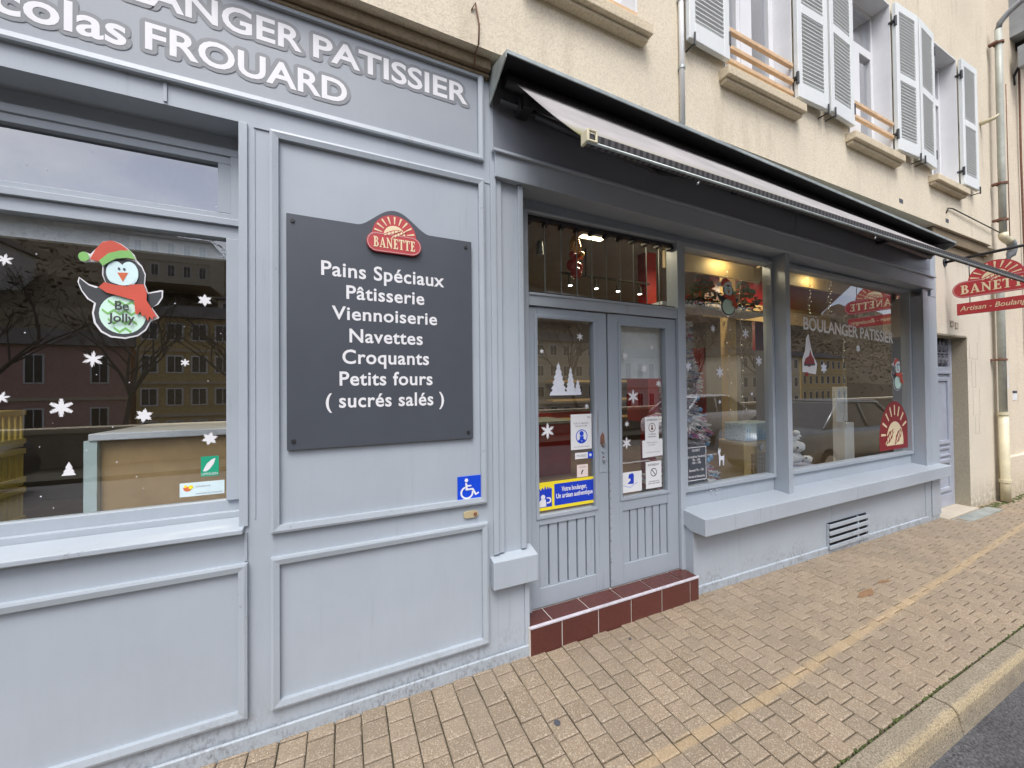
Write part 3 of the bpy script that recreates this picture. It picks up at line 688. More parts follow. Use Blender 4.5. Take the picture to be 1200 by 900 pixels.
for q in ((-.365, -.30, -.006, 0, 2.762, 2.769), (.738, .775, -.004, 0, 2.755, 2.761), (-.68, -.668, -.006, 0, 2.785, 2.866)): b = MB(); b.box(*q); b.build('seam_strip', 'grey_paint', SH)
b = MB(); b.extr_x([(-.004, -.02), (-.018, -.02), (-.018, .0575), (-.006, .0600)], -6, .99); b.build('skirting', 'worn_paint', SH, bev=.003)
b = MB(); b.extr_x([(-.038, .950), (-.038, .972), (.10, .992), (.10, .950)], -3.55, -.402); b.build('sill', 'worn_paint', SH, bev=.004)
# left display window
WL = MB(); yf, yb = .115, .185
WL.box(-3.6, -.4445, yf+.02, yb, .985, 1.066); WL.box(-3.6, -.43, yf-.012, yf+.018, .985, 1.018); WL.box(-3.6, -.4445, yf+.012, yb, 2.288, 2.345); WL.box(-3.6, -.4445, yf-.004, yb, 2.3455, 2.3755)
WL.box(-3.6, -.479, yf+.014, yb, 2.376, 2.405); WL.box(-3.6, -.479, yf+.014, yb, 2.638, 2.673); WL.box(-3.6, -.4445, yf+.004, yb, 2.6735, 2.7065); WL.box(-3.6, -.4445, yf+.03, yb+.05, 2.707, 2.80)
WL.box(-.496, -.445, yf+.004, yb, 1.067, 2.286); WL.box(-.444, -.40, yf+.016, yb, .985, 2.80); WL.box(-.529, -.48, yf+.014, yb, 2.406, 2.637); WL.box(-.479, -.445, yf+.004, yb, 2.376, 2.673)
WL.box(-2.75, -2.68, yf+.01, yb, 1.067, 2.286)
wl = WL.build('window', 'grey_paint', SH, bev=.002)
b = MB(); b.box(-3.55, -.497, .157, .163, 1.06, 2.29); b.build('pane', 'shop_glass', wl)
b = MB(); b.box(-3.55, -.53, .157, .163, 2.40, 2.64); b.build('transom_pane', 'transom_glass', wl)
# header over the right-hand windows
sl = lambda x: -.0155*(x-1)
b = MB(); b.box(.8005, 6.455, .0, .20, 2.80, 3.44); b.build('header_panel', 'slate_paint', SH)
b = MB(); b.box(.86, 3.74, -.002, 0, 2.945, 3.38); b.box(3.746, 6.44, -.002, 0, 2.945, 3.38); b.build('header_board', 'slate_paint', SH)
b = MB()
P = lambda x, y, z: (x, y, z+sl(x))
b.hexa([P(.80,-.03,2.789),P(6.45,-.03,2.789),P(6.45,.14,2.789),P(.80,.14,2.789),P(.80,-.03,2.93),P(6.45,-.03,2.93),P(6.45,-.003,2.945),P(.80,-.003,2.945)])
b.hexa([P(.785,-.048,2.925),P(6.475,-.048,2.925),P(6.475,-.0305,2.925),P(.785,-.0305,2.925),P(.785,-.048,2.942),P(6.475,-.048,2.942),P(6.475,-.0035,2.956),P(.785,-.0035,2.956)])
b.build('header_beam', 'grey_paint', SH, bev=.003)
b = MB(); b.box(6.456, 6.60, 0, .20, 2.63, 3.2); b.box(6.236, 6.60, 0.012, .20, -.06, 2.626); b.box(6.236, 6.36, -.004, .0115, .61, 2.70); b.box(6.375, 6.60, 0.0, .0115, .0, 2.626); b.build('end_pilaster', 'grey_paint', SH, bev=.003)
b = MB(); b.box(.985, 6.236, .135, .20, 2.71, 2.82); b.build('window_head', 'grey_paint', SH)
b = MB(); b.box(3.575, 3.640, .0, .20, .60, 2.76); b.box(3.648, 3.655, .02, .2, .6, 2.76); b.build('pillar', 'grey_paint', SH, bev=.004)
def shop_window(x0, x1, z0, z1):
    b = MB(); f = .035
    b.box(x0-f, x0, .10, .175, z0-f, z1+f); b.box(x1, x1+f, .10, .175, z0-f, z1+f); b.box(x0, x1, .10, .175, z1, z1+f); b.box(x0, x1, .10, .175, z0-f, z0)
    b.box(x0-f, x1+f, .125, .20, .60, z0-f-.001)
    wf = b.build('window', 'grey_paint', SH, bev=.003)
    b = MB(); b.box(x0, x1, .140, .146, z0, z1); b.build('pane', 'shop_glass', wf)
    return wf
shop_window(2.452, 3.535, .778, 2.674)
shop_window(3.70, 6.195, .775, 2.672)
b = MB(); b.box(2.362, 2.414, .09, .20, .16, 2.71); b.build('mullion', 'grey_paint', SH, bev=.003)
b = MB(); b.box(.985, 1.072, .10, .20, .16, 2.71); b.box(1.072, 2.362, .10, .20, 2.10, 2.182); b.box(1.072, 2.362, .092, .0995, 2.165, 2.182); b.box(1.072, 2.362, .10, .20, 2.695, 2.711); b.build('door_frame', 'grey_paint', SH, bev=.003)
# ledge under the windows, base panel, vent
prof = [(-.10, .478), (-.10, .602), (.124, .626), (.124, .52), (.02, .478)]
for x0, x1 in ((2.385, 4.468), (4.4705, 6.575)):
    b = MB(); b.extr_x(prof, x0, x1); b.build('ledge', 'grey_paint', SH, bev=.004)
b = MB(); b.box(2.40, 4.268, .02, .20, -.09, .519); b.box(4.272, 6.235, .02, .20, -.09, .519); b.build('base_panel', 'grey_paint', SH)
b = MB(); 
for x0, x1 in ((2.398, 4.2), (4.2, 6.37)): b.hexa([(x0,.008,-.2),(x1,.008,-.2),(x1,.0195,-.2),(x0,.0195,-.2),(x0,.008,gz(x0)+.055),(x1,.008,gz(x1)+.055),(x1,.0195,gz(x1)+.062),(x0,.0195,gz(x0)+.062)])
b.build('skirting', 'grey_paint', SH)
b = MB(); vx0, vx1, vz0 = 4.17, 4.90, .018
for k in range(4):
    z = vz0+k*.066; b.box(vx0, vx1, -.014, .0, z, z+.034)
b.box(vx0, vx0+.012, .0005, .0195, vz0, vz0+.235); b.box(vx1-.012, vx1, .0005, .0195, vz0, vz0+.235); b.box(4.70, 4.72, .0005, .0155, vz0, vz0+.235)
vg = b.build('vent_grille', 'grey_paint', SH, bev=.002)
b = MB(); b.box(vx0+.012, vx1-.012, .0165, .0195, vz0, vz0+.24); b.build('vent_dark_backing', 'black_plastic', vg)  # black sheet on the solid panel paints the darkness between the slats
# double doors
def leaf(x0, x1, gx0, gx1, gz0, gz1, px0, px1, pz0, pz1, zb, zt, name_extra=None):
    b = MB(); Y0, Y1 = .115, .16
    b.box(x0, gx0, Y0, Y1, zb, zt); b.box(gx1, x1, Y0, Y1, zb, zt); b.box(gx0, gx1, Y0, Y1, gz1, zt); b.box(gx0, gx1, Y0, Y1, pz1, gz0); b.box(gx0, gx1, Y0, Y1, zb, pz0)
    bmesh.ops.remove_doubles(b.bm, verts=b.bm.verts[:], dist=.0005)
    d = b.build('door', 'door_paint', SH, bev=.003)
    b = MB(); b.box(gx0, gx1, .136, .142, gz0, gz1); b.build('pane', 'shop_glass', d)
    b = MB(); n = 6; w_ = (gx1-gx0)/n
    for k in range(n): b.box(gx0+k*w_+.006, gx0+(k+1)*w_-.006, .124, .15, pz0, pz1)
    b.box(gx0, gx1, .148, .155, pz0, pz1); b.build('plank_panel', 'door_paint', d, bev=.003)
    b = MB(); b.ring(gx0-.022, gx1+.022, gz0-.022, gz1+.022, .022, Y0, .008); b.build('glazing_bead', 'door_paint', d)
    return d
dl = leaf(1.078, 1.690, 1.136, 1.575, .753, 2.026, 0, 0, .29, .69, .17, 2.092)
drr = leaf(1.702, 2.358, 1.812, 2.246, .783, 2.018, 0, 0, .31, .686, .17, 2.092)
b = MB(); b.box(1.612, 1.672, .111, .1145, .98, 1.42); b.cyl((1.645, .108, 1.13), .014, .012, 'Y', 14); b.cyl((1.645, .107, 1.07), .010, .010, 'Y', 12); b.build('lock_plate', 'door_paint', dl, bev=.002)
b = MB(); b.prism([(1.62,1.18),(1.645,1.15),(1.66,1.17),(1.655,1.24),(1.64,1.26),(1.622,1.23)], .1108, .0012); b.prism([(1.592,1.10),(1.600,1.09),(1.606,1.30),(1.602,1.42),(1.596,1.40)], .1148, .0012); b.prism([(1.64,1.05),(1.655,1.055),(1.65,1.095),(1.638,1.09)], .1108, .0012); b.build('worn_paint', 'rust', dl)
b = MB(); b.cyl((1.645, .102, 1.175), .012, .018, 'Y', 14); b.cyl((1.645, .102, 1.06), .008, .012, 'Y', 12); b.build('keyhole', 'steel', dl)
b = MB(); b.box(1.6912, 1.7008, .128, .15, .17, 2.09); b.build('door_gap', 'black_plastic', SH)
b = MB(); pk = random.Random(4)
for k in range(16):
    z = .22+k*.05+pk.uniform(-.02, .02); h = pk.uniform(.006, .022); b.prism([(1.7025, z), (1.7025+pk.uniform(.003, .008), z+h*.4), (1.7025, z+h)], .1148, .0008)
b.build('worn_paint', 'rust', drr)
# vertical glass louvres over the door
b = MB()
for k in range(1, 11): pass
tr = MB(); tr.box(1.074, 2.360, .13, .165, 2.668, 2.694); 
for k in range(11):
    x = 1.10+k*.124; tr.box(x-.012, x+.016, .118, .175, 2.645, 2.668)
tr = tr.build('louvre_rail', 'black_plastic', SH, bev=.002)
b = MB(); b.box(1.074, 2.36, .12, .175, 2.1825, 2.196); b.build('louvre_sill', 'dark_metal', SH)
for k in range(10):
    x0 = 1.09+k*.126; b = MB(); b.hexa([(x0,.140,2.198),(x0+.132,.158,2.198),(x0+.132,.162,2.198),(x0,.144,2.198),(x0,.140,2.664),(x0+.132,.158,2.664),(x0+.132,.162,2.664),(x0,.144,2.664)])
    s = b.build('louvre_slat', 'louvre_glass', SH)
    b = MB(); b.hexa([(x0-.004,.1385,2.20),(x0,.139,2.20),(x0,.145,2.20),(x0-.004,.1445,2.20),(x0-.004,.1385,2.66),(x0,.139,2.66),(x0,.145,2.66),(x0-.004,.1445,2.66)]); b.build('slat_edge', 'zinc', s)
b = MB(); b.box(-5.46, .702, -.0016, 0, 2.901, 3.337); b.build('fascia_panel', 'fascia_paint', SH)
# fascia lettering: white letters on a darker grey outline
def fascia(txt, u0, u1, v0, cap, name='lettering'):
    b = MB(); outline_text(b, txt, u0, u1, v0, cap, -.0022, .0175, .02); o = b.build('lettering_outline', 'letter_outline', SH)
    b = MB(); put_text(b, txt, u0, u1, v0, cap, -.0046, bold=.02, stagger=.00012); b.build(name, 'white_vinyl', SH)
fascia('BOULANGER', -1.15, -.172, 3.175, .104)
fascia('PATISSIER', -.126, .645, 3.175, .104)
fascia('Nicolas', -1.345, -.795, 2.972, .112)
fascia('FROUARD', -.738, .022, 2.988, .106)

# tiled step
ST = thing('tiled_step', 'dark red tiled doorstep with white nosing below the double doors', 'step', (1.7, .05, 0))
b = MB(); b.box(.987, 2.388, -.026, .17, -.1, .160); b.build('mortar', 'grout', ST)
gx = [.990, 1.209, 1.481, 1.750, 2.026, 2.302, 2.392]
b = MB()
for a, c in zip(gx, gx[1:]): b.box(a+.004, c-.004, -.032, -.0265, -.02+gz(a), .150)
b.box(2.3885, 2.394, -.026, .018, -.02, .150)
b.build('front_tiles', 'tile_red', ST, bev=.002)
b = MB(); gt = [.990, 1.15, 1.42, 1.69, 1.96, 2.23, 2.39]
for a, c in zip(gt, gt[1:]): b.box(a+.004, c-.004, -.018, .112, .1605, .166)
b.build('top_tiles', 'tile_red_top', ST, bev=.002)
b = MB(); b.extr_x([(-.034, .154), (-.034, .162), (-.030, .1672), (-.021, .1672), (-.021, .154)], .99, 2.395); b.build('nosing', 'nosing_strip', ST)

# menu board
MBD = thing('menu_board', 'dark slate menu board listing breads in white letters, red badge on top', 'sign', (.2, -.01, 1.9))
x0, x1, z0, z1 = -.238, .655, 1.298, 2.392
hump = [(.40, z1), (.375, z1+.004), (.352, z1+.022), (.326, z1+.058)]
def spline_hump():
    c = .243; pts = []
    for k in range(21):
        u = -.175+.35*k/20
        a = abs(u)/.175
        h = .098*(.5+.5*cos(pi*min(1, a)))**.8
        pts.append((c+u, z1+h))
    return pts[::-1]
b = MB(); b.prism([(x0, z0), (x1, z0), (x1, z1)]+spline_hump()+[(x0, z1)], -.004, .014); b.build('panel', 'board_slate', MBD, bev=.0015)
for tx, u0, u1, v0, cap in (('Pains Spéciaux', -.095, .498, 2.123, .067), ('Pâtisserie', .014, .391, 2.018, .064), ('Viennoiserie', -.05, .458, 1.915, .062), ('Navettes', .027, .381, 1.806, .064), ('Croquants', -.005, .413, 1.701, .066), ('Petits fours', -.018, .431, 1.595, .065), ('( sucrés salés )', -.078, .492, 1.488, .066)):
    b = MB(); put_text(b, tx, u0, u1, v0, cap, -.0192, bold=.018, spacing=1.06); b.build('lettering', 'white_vinyl', MBD)
for u, v in ((-.213, 2.359), (.621, 2.359), (-.212, 1.339), (.627, 1.333)):
    b = MB(); b.cyl((u, -.020, v), .0095, .006, 'Y', 14); b.build('screw', 'dark_metal', MBD, bev=.001)

def sun_logo(parent, fr, org, cx, cz, R, y, pill, cap_h, txt_u):
    """badge: pill with serif name, half sun with rays and wheat ears above it. pill=(u0,u1,v0,v1)"""
    u0, u1, v0, v1 = pill; r = (v1-v0)/2; T = .012
    def pillpoly(i): return [(u1-r+(r-i)*cos(radians(a)), (v0+v1)/2+(r-i)*sin(radians(a))) for a in range(-90, 91, 12)]+[(u0+r+(r-i)*cos(radians(a)), (v0+v1)/2+(r-i)*sin(radians(a))) for a in range(90, 271, 12)]
    b = MB(); b.prism(circle(cx, cz, R, 28, 0, 180), y+.0005, T, org, fr); b.build('sun_panel', 'red_enamel', parent)
    b = MB()
    for k in range(9):
        a = radians(14+k*19); w0 = R*.035
        p0 = (cx+cos(a)*R*.58, cz+sin(a)*R*.58); p1 = (cx+cos(a)*R*.93, cz+sin(a)*R*.93); nx, ny = -sin(a), cos(a)
        b.prism([(p0[0]-nx*w0*.5, p0[1]-ny*w0*.5), (p1[0]-nx*w0*1.2, p1[1]-ny*w0*1.2), (p1[0]+nx*w0*1.2, p1[1]+ny*w0*1.2), (p0[0]+nx*w0*.5, p0[1]+ny*w0*.5)], y-T+.0005, .0012, org, fr)
    b.prism(circle(cx, cz, R*.50, 18, 0, 180), y-T+.0005, .0012, org, fr); b.build('sun_rays', 'cream_enamel', parent)
    b = MB()
    for (ax, az, ang, L) in ((-.10, .16, 22, .95), (.16, .10, 30, .85)):
        c_, s_ = cos(radians(ang)), sin(radians(ang)); pts = []
        N = 12
        for k in range(N+1): t_ = k/N; pts.append((-.5*L+L*t_, .085*sin(pi*t_)**.7*(1+.25*(k % 2))))
        for k in range(N-1, 0, -1): t_ = k/N; pts.append((-.5*L+L*t_, -.085*sin(pi*t_)**.7*(1+.25*(k % 2))))
        b.prism([(cx+R*(ax+u*c_-v*s_), cz+R*(az+u*s_+v*c_)) for u, v in pts], y-T-.0007, .0012, org, fr)
    b.build('wheat_outline', 'red_enamel', parent)
    for (ax, az, ang, L) in ((-.10, .16, 22, .86), (.16, .10, 30, .76)):
        b = MB()
        c_, s_ = cos(radians(ang)), sin(radians(ang)); N = 5
        for k in range(N):
            ua, ub = -.5*L+L*k/N+.015, -.5*L+L*(k+1)/N-.015; hh = .055*sin(pi*(k+.5)/N)+.012
            q = [(ua, -hh), (ub, -hh*.6), (ub+.02, hh), (ua+.02, hh*.6)]
            b.prism([(cx+R*(ax+u*c_-v*s_), cz+R*(az+u*s_+v*c_)) for u, v in q], y-T-.0019, .0012, org, fr)
        b.build('wheat_ear', 'cream_enamel', parent)
    b = MB(); b.prism(pillpoly(0), y, T+.002, org, fr); b.build('name_panel', 'red_enamel', parent, bev=.001)
    b = MB(); A = pillpoly(r*.07); B = pillpoly(r*.15); o = Vector(org); h = -y+T+.0028
    va = [b.bm.verts.new(o+fr[0]*u+fr[1]*v+fr[2]*h) for u, v in A]; vb = [b.bm.verts.new(o+fr[0]*u+fr[1]*v+fr[2]*h) for u, v in B]
    for k in range(len(A)): b.bm.faces.new([va[k], va[(k+1)%len(A)], vb[(k+1)%len(A)], vb[k]])
    b.build('border_line', 'pale_red', parent)
    b = MB(); hs_ = serif_caps(b, 'BANETTE', txt_u[0], txt_u[1], (v0+v1)/2-cap_h/2, cap_h, y-T-.0034, fr, org); b.build('lettering', 'cream_enamel', parent)
    b = MB()
    for hp in hs_: b.prism(hp, y-T-.0034, .0008, org, fr)
    b.build('letter_counter', 'red_enamel', parent)
BG = MB(); BG.box(.20, .28, -.0205, -.0185, 2.30, 2.34); bg_root = BG.build('red_badge', 'red_enamel', MBD)
sun_logo(bg_root, FRONT, (0, 0, 0), .241, 2.352, .108, -.0205, (.106, .374, 2.264, 2.362), .052, (.138, .342))

# small signs on the shopfront
t = thing('wheelchair_sign', 'blue wheelchair access sign at the lower corner of the large panel', 'sign', (.637, -.004, 1.02))
b = MB(); b.box(.567, .707, -.0055, -.001, .955, 1.087); b.build('plate', 'blue_sign', t)
b = MB(); cx, cz = .567, .955; q = lambda u, v: (cx+u*.14, cz+v*.132)
b.prism(circle(*q(.36, .83), .0105, 14), -.0056, .001)
b.prism([q(.31,.72),q(.38,.72),q(.40,.62),q(.56,.62),q(.56,.56),q(.40,.56),q(.41,.48),q(.64,.48),q(.76,.25),q(.86,.30),q(.88,.24),q(.73,.16),q(.59,.41),q(.33,.41)], -.0056, .001)
o_ = [q(.38+.27*cos(radians(a)), .31+.27*sin(radians(a))) for a in range(105, 376, 12)]; i_ = [q(.38+.20*cos(radians(a)), .31+.20*sin(radians(a))) for a in range(375, 104, -12)]
b.prism(o_+i_, -.0056, .001); b.build('wheelchair_symbol', 'white_vinyl', t)
t = thing('brass_doorbell', 'small brass bell plate on the rail below the wheelchair sign', 'doorbell', (.641, -.01, .874))
b = MB(); b.prism([(u, v) for u, v in circle(.665, .874, .019, 10, -90, 90)]+circle(.618, .874, .019, 10, 90, 270), -.001, .010); b.build('plate', 'brass', t, bev=.003)
b = MB(); b.cyl((.665, -.014, .874), .010, .008, 'Y', 16); b.build('button', 'rust', t)

# ------------------------------------------------------------------ awning
AW = thing('shop_awning', 'half rolled grey fabric awning under a dark metal hood over the right windows', 'awning', (3.5, 0, 3.2))
tl = lambda x: -.0285*(x-.78)
def HX(prof, x0, x1, name, mat, bev=0):
    b = MB(); b.extr_x([(y, z+tl(x0)) for y, z in prof], x0, x1, [(y, z+tl(x1)) for y, z in prof]); return b.build(name, mat, AW, bev=bev)
HX([(-.003, 3.405), (-.003, 3.422), (-.102, 3.389), (-.25, 3.338), (-.25, 3.318), (-.243, 3.318), (-.243, 3.330), (-.10, 3.374)], .782, 6.33, 'hood', 'zinc', .001)
HX([(-.003, 3.395), (-.006, 3.398), (-.10, 3.371), (-.242, 3.326), (-.242, 3.322), (-.10, 3.367)], .79, 6.32, 'hood_shade_sheet', 'black_plastic')  # black sheet added to paint the shade under the hood
b = MB(); b.prism([(.003, 3.210), (.003, 3.412), (.246, 3.330), (.246, 3.300)], 0, .006, (.776, 0, 0), (Vector((0,-1,0)), Vector((0,0,1)), Vector((1,0,0)))); b.build('hood_end', 'zinc', AW)
b = MB(); z_ = tl(6.33); b.prism([(.003, 3.210+z_), (.003, 3.412+z_), (.246, 3.330+z_), (.246, 3.300+z_)], 0, .006, (6.326, 0, 0), (Vector((0,-1,0)), Vector((0,0,1)), Vector((1,0,0)))); b.build('hood_end', 'zinc', AW)
b = MB(); b.tube([(.84, -.085, 3.315), (6.28, -.085, 3.315+tl(6.28))], .038, 14); b.build('roller', 'dark_metal', AW)
b = MB(); b.tube([(.82, -.05, 3.215), (6.3, -.05, 3.215+tl(6.3))], .022, 4); b.build('support_bar', 'dark_metal', AW)
for x in (.98, 2.9, 5.2):
    b = MB(); z_ = tl(x); b.box(x-.03, x+.03, -.11, -.0, 3.19+z_, 3.275+z_); b.box(x-.05, x-.035, -.09, -.02, 3.18+z_, 3.25+z_); b.build('arm_bracket', 'dark_metal', AW, bev=.004)
for xa, xb, xc in ((1.03, 1.75, 1.55),):
    b = MB(); z_ = tl(xa); b.tube([(xa, -.10, 3.16+z_), (xb, -.33, 2.88+z_*.6)], .02, 8); b.tube([(xb, -.33, 2.88+z_*.6), (xc, -.735, 2.585)], .018, 8); b.build('folding_arm', 'dark_metal', AW)
# cloth: slightly sagging sheet from roller to front bar
AX0, AX1 = .90, 6.22; bz = lambda x: 2.608-.001*(x-.9)
b = MB(); nx, ny = 40, 14; rows = []
for j in range(ny+1):
    v = j/ny; row = []
    for i in range(nx+1):
        x = AX0+(AX1-AX0)*i/nx; y = -.06+(-.735+.06)*v; za = 3.362+tl(x); z = za+(bz(x)-za)*v-.006*sin(pi*v)+.006*sin(x*2.3+v*3)*sin(pi*v)*sin(x*.9)
        row.append(b.bm.verts.new((x, y, z)))
    rows.append(row)
for j in range(ny):
    for i in range(nx):
        f = b.bm.faces.new([rows[j][i], rows[j+1][i], rows[j+1][i+1], rows[j][i+1]]); f.smooth = True
fb = b.build('cloth', 'awning_cloth', AW); md = fb.modifiers.new('thickness', 'SOLIDIFY'); md.thickness = .003
b = MB(); b.extr_x([(-.735, bz(.9)-.040), (-.765, bz(.9)-.038), (-.770, bz(.9)-.004), (-.735, bz(.9)+.002)], AX0+.012, AX1, [(-.735, bz(AX1)-.040), (-.765, bz(AX1)-.038), (-.770, bz(AX1)-.004), (-.735, bz(AX1)+.002)]); b.build('front_bar', 'valance_mesh', AW, bev=.004)
b = MB(); b.tube([(AX0, -.768, bz(.9)-.043), (AX1, -.768, bz(AX1)-.043)], .006, 6); b.build('bar_trim', 'zinc', AW)
b = MB(); z_ = bz(.9)-.018; b.ring(AX0-.002, AX0+.048, z_-.026, z_+.026, .010, -.772, .006); b.box(AX0-.004, AX0+.010, -.775, -.73, z_-.025, z_+.025); b.build('bar_end_cap', 'pipe_cream', AW, bev=.003)
for x in (1.55, 3.2, 4.7):
    b = MB(); b.tube([(x, -.76, bz(x)-.043), (x-.004, -.765, bz(x)-.065), (x-.016, -.765, bz(x)-.075)], .004, 6); b.build('hook', 'steel', AW)

# ------------------------------------------------------------------ hanging sign
HS = thing('hanging_sign', 'red double plank bakery sign hanging from a black arm beyond the awning', 'sign', (6.85, 0, 3.1))
SF = (Vector((0, -1, 0)), Vector((0, 0, 1)), Vector((-1, 0, 0))); SO = (6.85, 0, 0)
b = MB(); b.tube([(6.86, 0.01, 3.09), (6.86, -1.0, 3.10)], .017, 8); b.cyl((6.86, .0, 3.09), .05, .02, 'Y'); b.build('arm', 'cast_iron', HS)
b = MB(); b.prism(circle(.40, 2.79, .205, 24, 0, 180), 0.012, .020, SO, SF); b.build('backing', 'dark_red', HS)
sun_logo(HS, SF, SO, .40, 2.785, .205, -.009, (.068, .735, 2.605, 2.805), .105, (.135, .665))
b = MB(); b.prism([(.10, 2.405), (.70, 2.405), (.70, 2.545), (.10, 2.545)], .012, .026, SO, SF); b.build('lower_panel', 'red_enamel', HS, bev=.002)
b = MB(); put_text(b, 'Artisan - Boulanger', .125, .675, 2.452, .056, -.0150, SF, SO, bold=.008, shear=.25); b.build('lettering', 'cream_enamel', HS)
b = MB()
for u in (.20, .60): b.tube([(6.86, -u, 2.54), (6.86, -u, 2.61)], .004, 6); b.tube([(6.86, -u, 2.79), (6.86, -u, 3.09)], .004, 6)
b.build('hanger', 'cast_iron', HS)

# ------------------------------------------------------------------ stickers and notices on the glass
def flake(cx, cz, r, y, lb, style=0, mat='white_vinyl', rot=0, grp='snowflake stickers on the shop windows'):
    prof = {0: [(0, 1), (5, .80), (13, .86), (9, .66), (17, .58), (12, .42), (30, .30)], 1: [(0, 1), (7, .72), (15, .78), (18, .6), (30, .52)], 2: [(0, .95), (8, 1.0), (14, .86), (12, .52), (30, .38)], 3: [(0, 1), (16, .55), (30, .36)]}[style]
    pts = []
    for k in range(6):
        seg = [(a, q) for a, q in prof]; full = [(-a, q) for a, q in seg[1:-1]][::-1]+seg
        full = [f for f in full]
        for a, q in full: pts.append((k*60+a, q))
    pts = sorted(set(pts)); poly = [(cx+r*q*sin(radians(a+rot)), cz+r*q*cos(radians(a+rot))) for a, q in pts][::-1]
    b = MB(); b.prism(poly, y, .0012); return b.build('snowflake_sticker', mat, label=lb, cat='window sticker', group=grp)
Y = .1565
for (x, z, r, s, ro, lb) in ((-1.216, 2.10, .026, 0, 10, 'white snowflake sticker at the left edge of the left window, level with the penguin'), (-.962, 1.713, .036, 0, 5, 'spiky white snowflake sticker below the penguin on the left window'),
    (-1.056, 1.511, .038, 2, 0, 'round petalled white snowflake sticker at lower left of the left window'), (-.798, 1.469, .033, 1, 8, 'star shaped white snowflake sticker below the penguin and to its right'),
    (-.585, 1.995, .030, 1, 0, 'white snowflake sticker right of the penguin near the window frame'), (-.567, 1.353, .033, 1, 14, 'lacy white snowflake sticker above the green square sticker'),
    (-.657, 1.704, .017, 2, 0, 'tiny white snowflake sticker midway down the right part of the left window'), (-1.223, 1.556, .026, 0, 20, 'half visible white snowflake sticker above the yellow crates')):
    flake(x, z, r, Y, lb, s, rot=ro)
b = MB(); b.prism([(-1.055,1.232),(-1.012,1.232),(-1.020,1.246),(-1.016,1.247),(-1.026,1.262),(-1.022,1.263),(-1.033,1.288),(-1.044,1.263),(-1.040,1.262),(-1.050,1.247),(-1.046,1.246)], Y, .0012); b.build('tree_sticker', 'white_vinyl', label='tiny white fir tree sticker low on the left window', cat='window sticker')
b = MB(); dr_ = random.Random(21)
for k in range(26): b.prism(circle(dr_.uniform(-1.25, -.52), dr_.uniform(1.1, 2.6), dr_.uniform(.0012, .003), 6), Y, .0006)
b.build('paint_specks', 'soft_white', wl, label='tiny pale specks on the left window glass')
t = thing('green_label', 'green square label with a white leaf at the lower right of the left window', 'window sticker', (-.566, Y, 1.22))
b = MB(); b.box(-.600, -.533, Y-.0012, Y, 1.180, 1.272); b.build('square', 'green_vinyl', t)
b = MB(); b.prism([(-.592,1.205),(-.580,1.203),(-.566,1.214),(-.552,1.236),(-.545,1.262),(-.558,1.258),(-.578,1.238),(-.586,1.22)], Y-.0012, .0008); put_text(b, 'LIMOUSIN', -.596, -.537, 1.186, .011, Y-.0021); b.build('leaf', 'white_vinyl', t)
t = thing('pale_label', 'pale rectangular label with a yellow fruit bowl below the green square', 'window sticker', (-.594, Y, 1.12))
b = MB(); b.box(-.676, -.512, Y-.0012, Y, 1.095, 1.157); b.build('rectangle', 'pale_cyan', t)
b = MB(); b.prism(circle(-.648, 1.135, .016, 12, 180, 360)+[(-.64, 1.142)], Y-.0012, .0008); b.build('bowl', 'orange_beak', t)
b = MB(); b.prism(circle(-.636, 1.137, .009, 10), Y-.0020, .0006); b.prism(circle(-.655, 1.142, .006, 10), Y-.0020, .0006); b.build('fruit', 'yellow_vinyl', t)
b = MB(); put_text(b, 'saveurs', -.618, -.565, 1.134, .010, Y-.002); put_text(b, 'commerce artisanal', -.618, -.520, 1.102, .008, Y-.002); b.build('lettering', 'ink_grey', t)

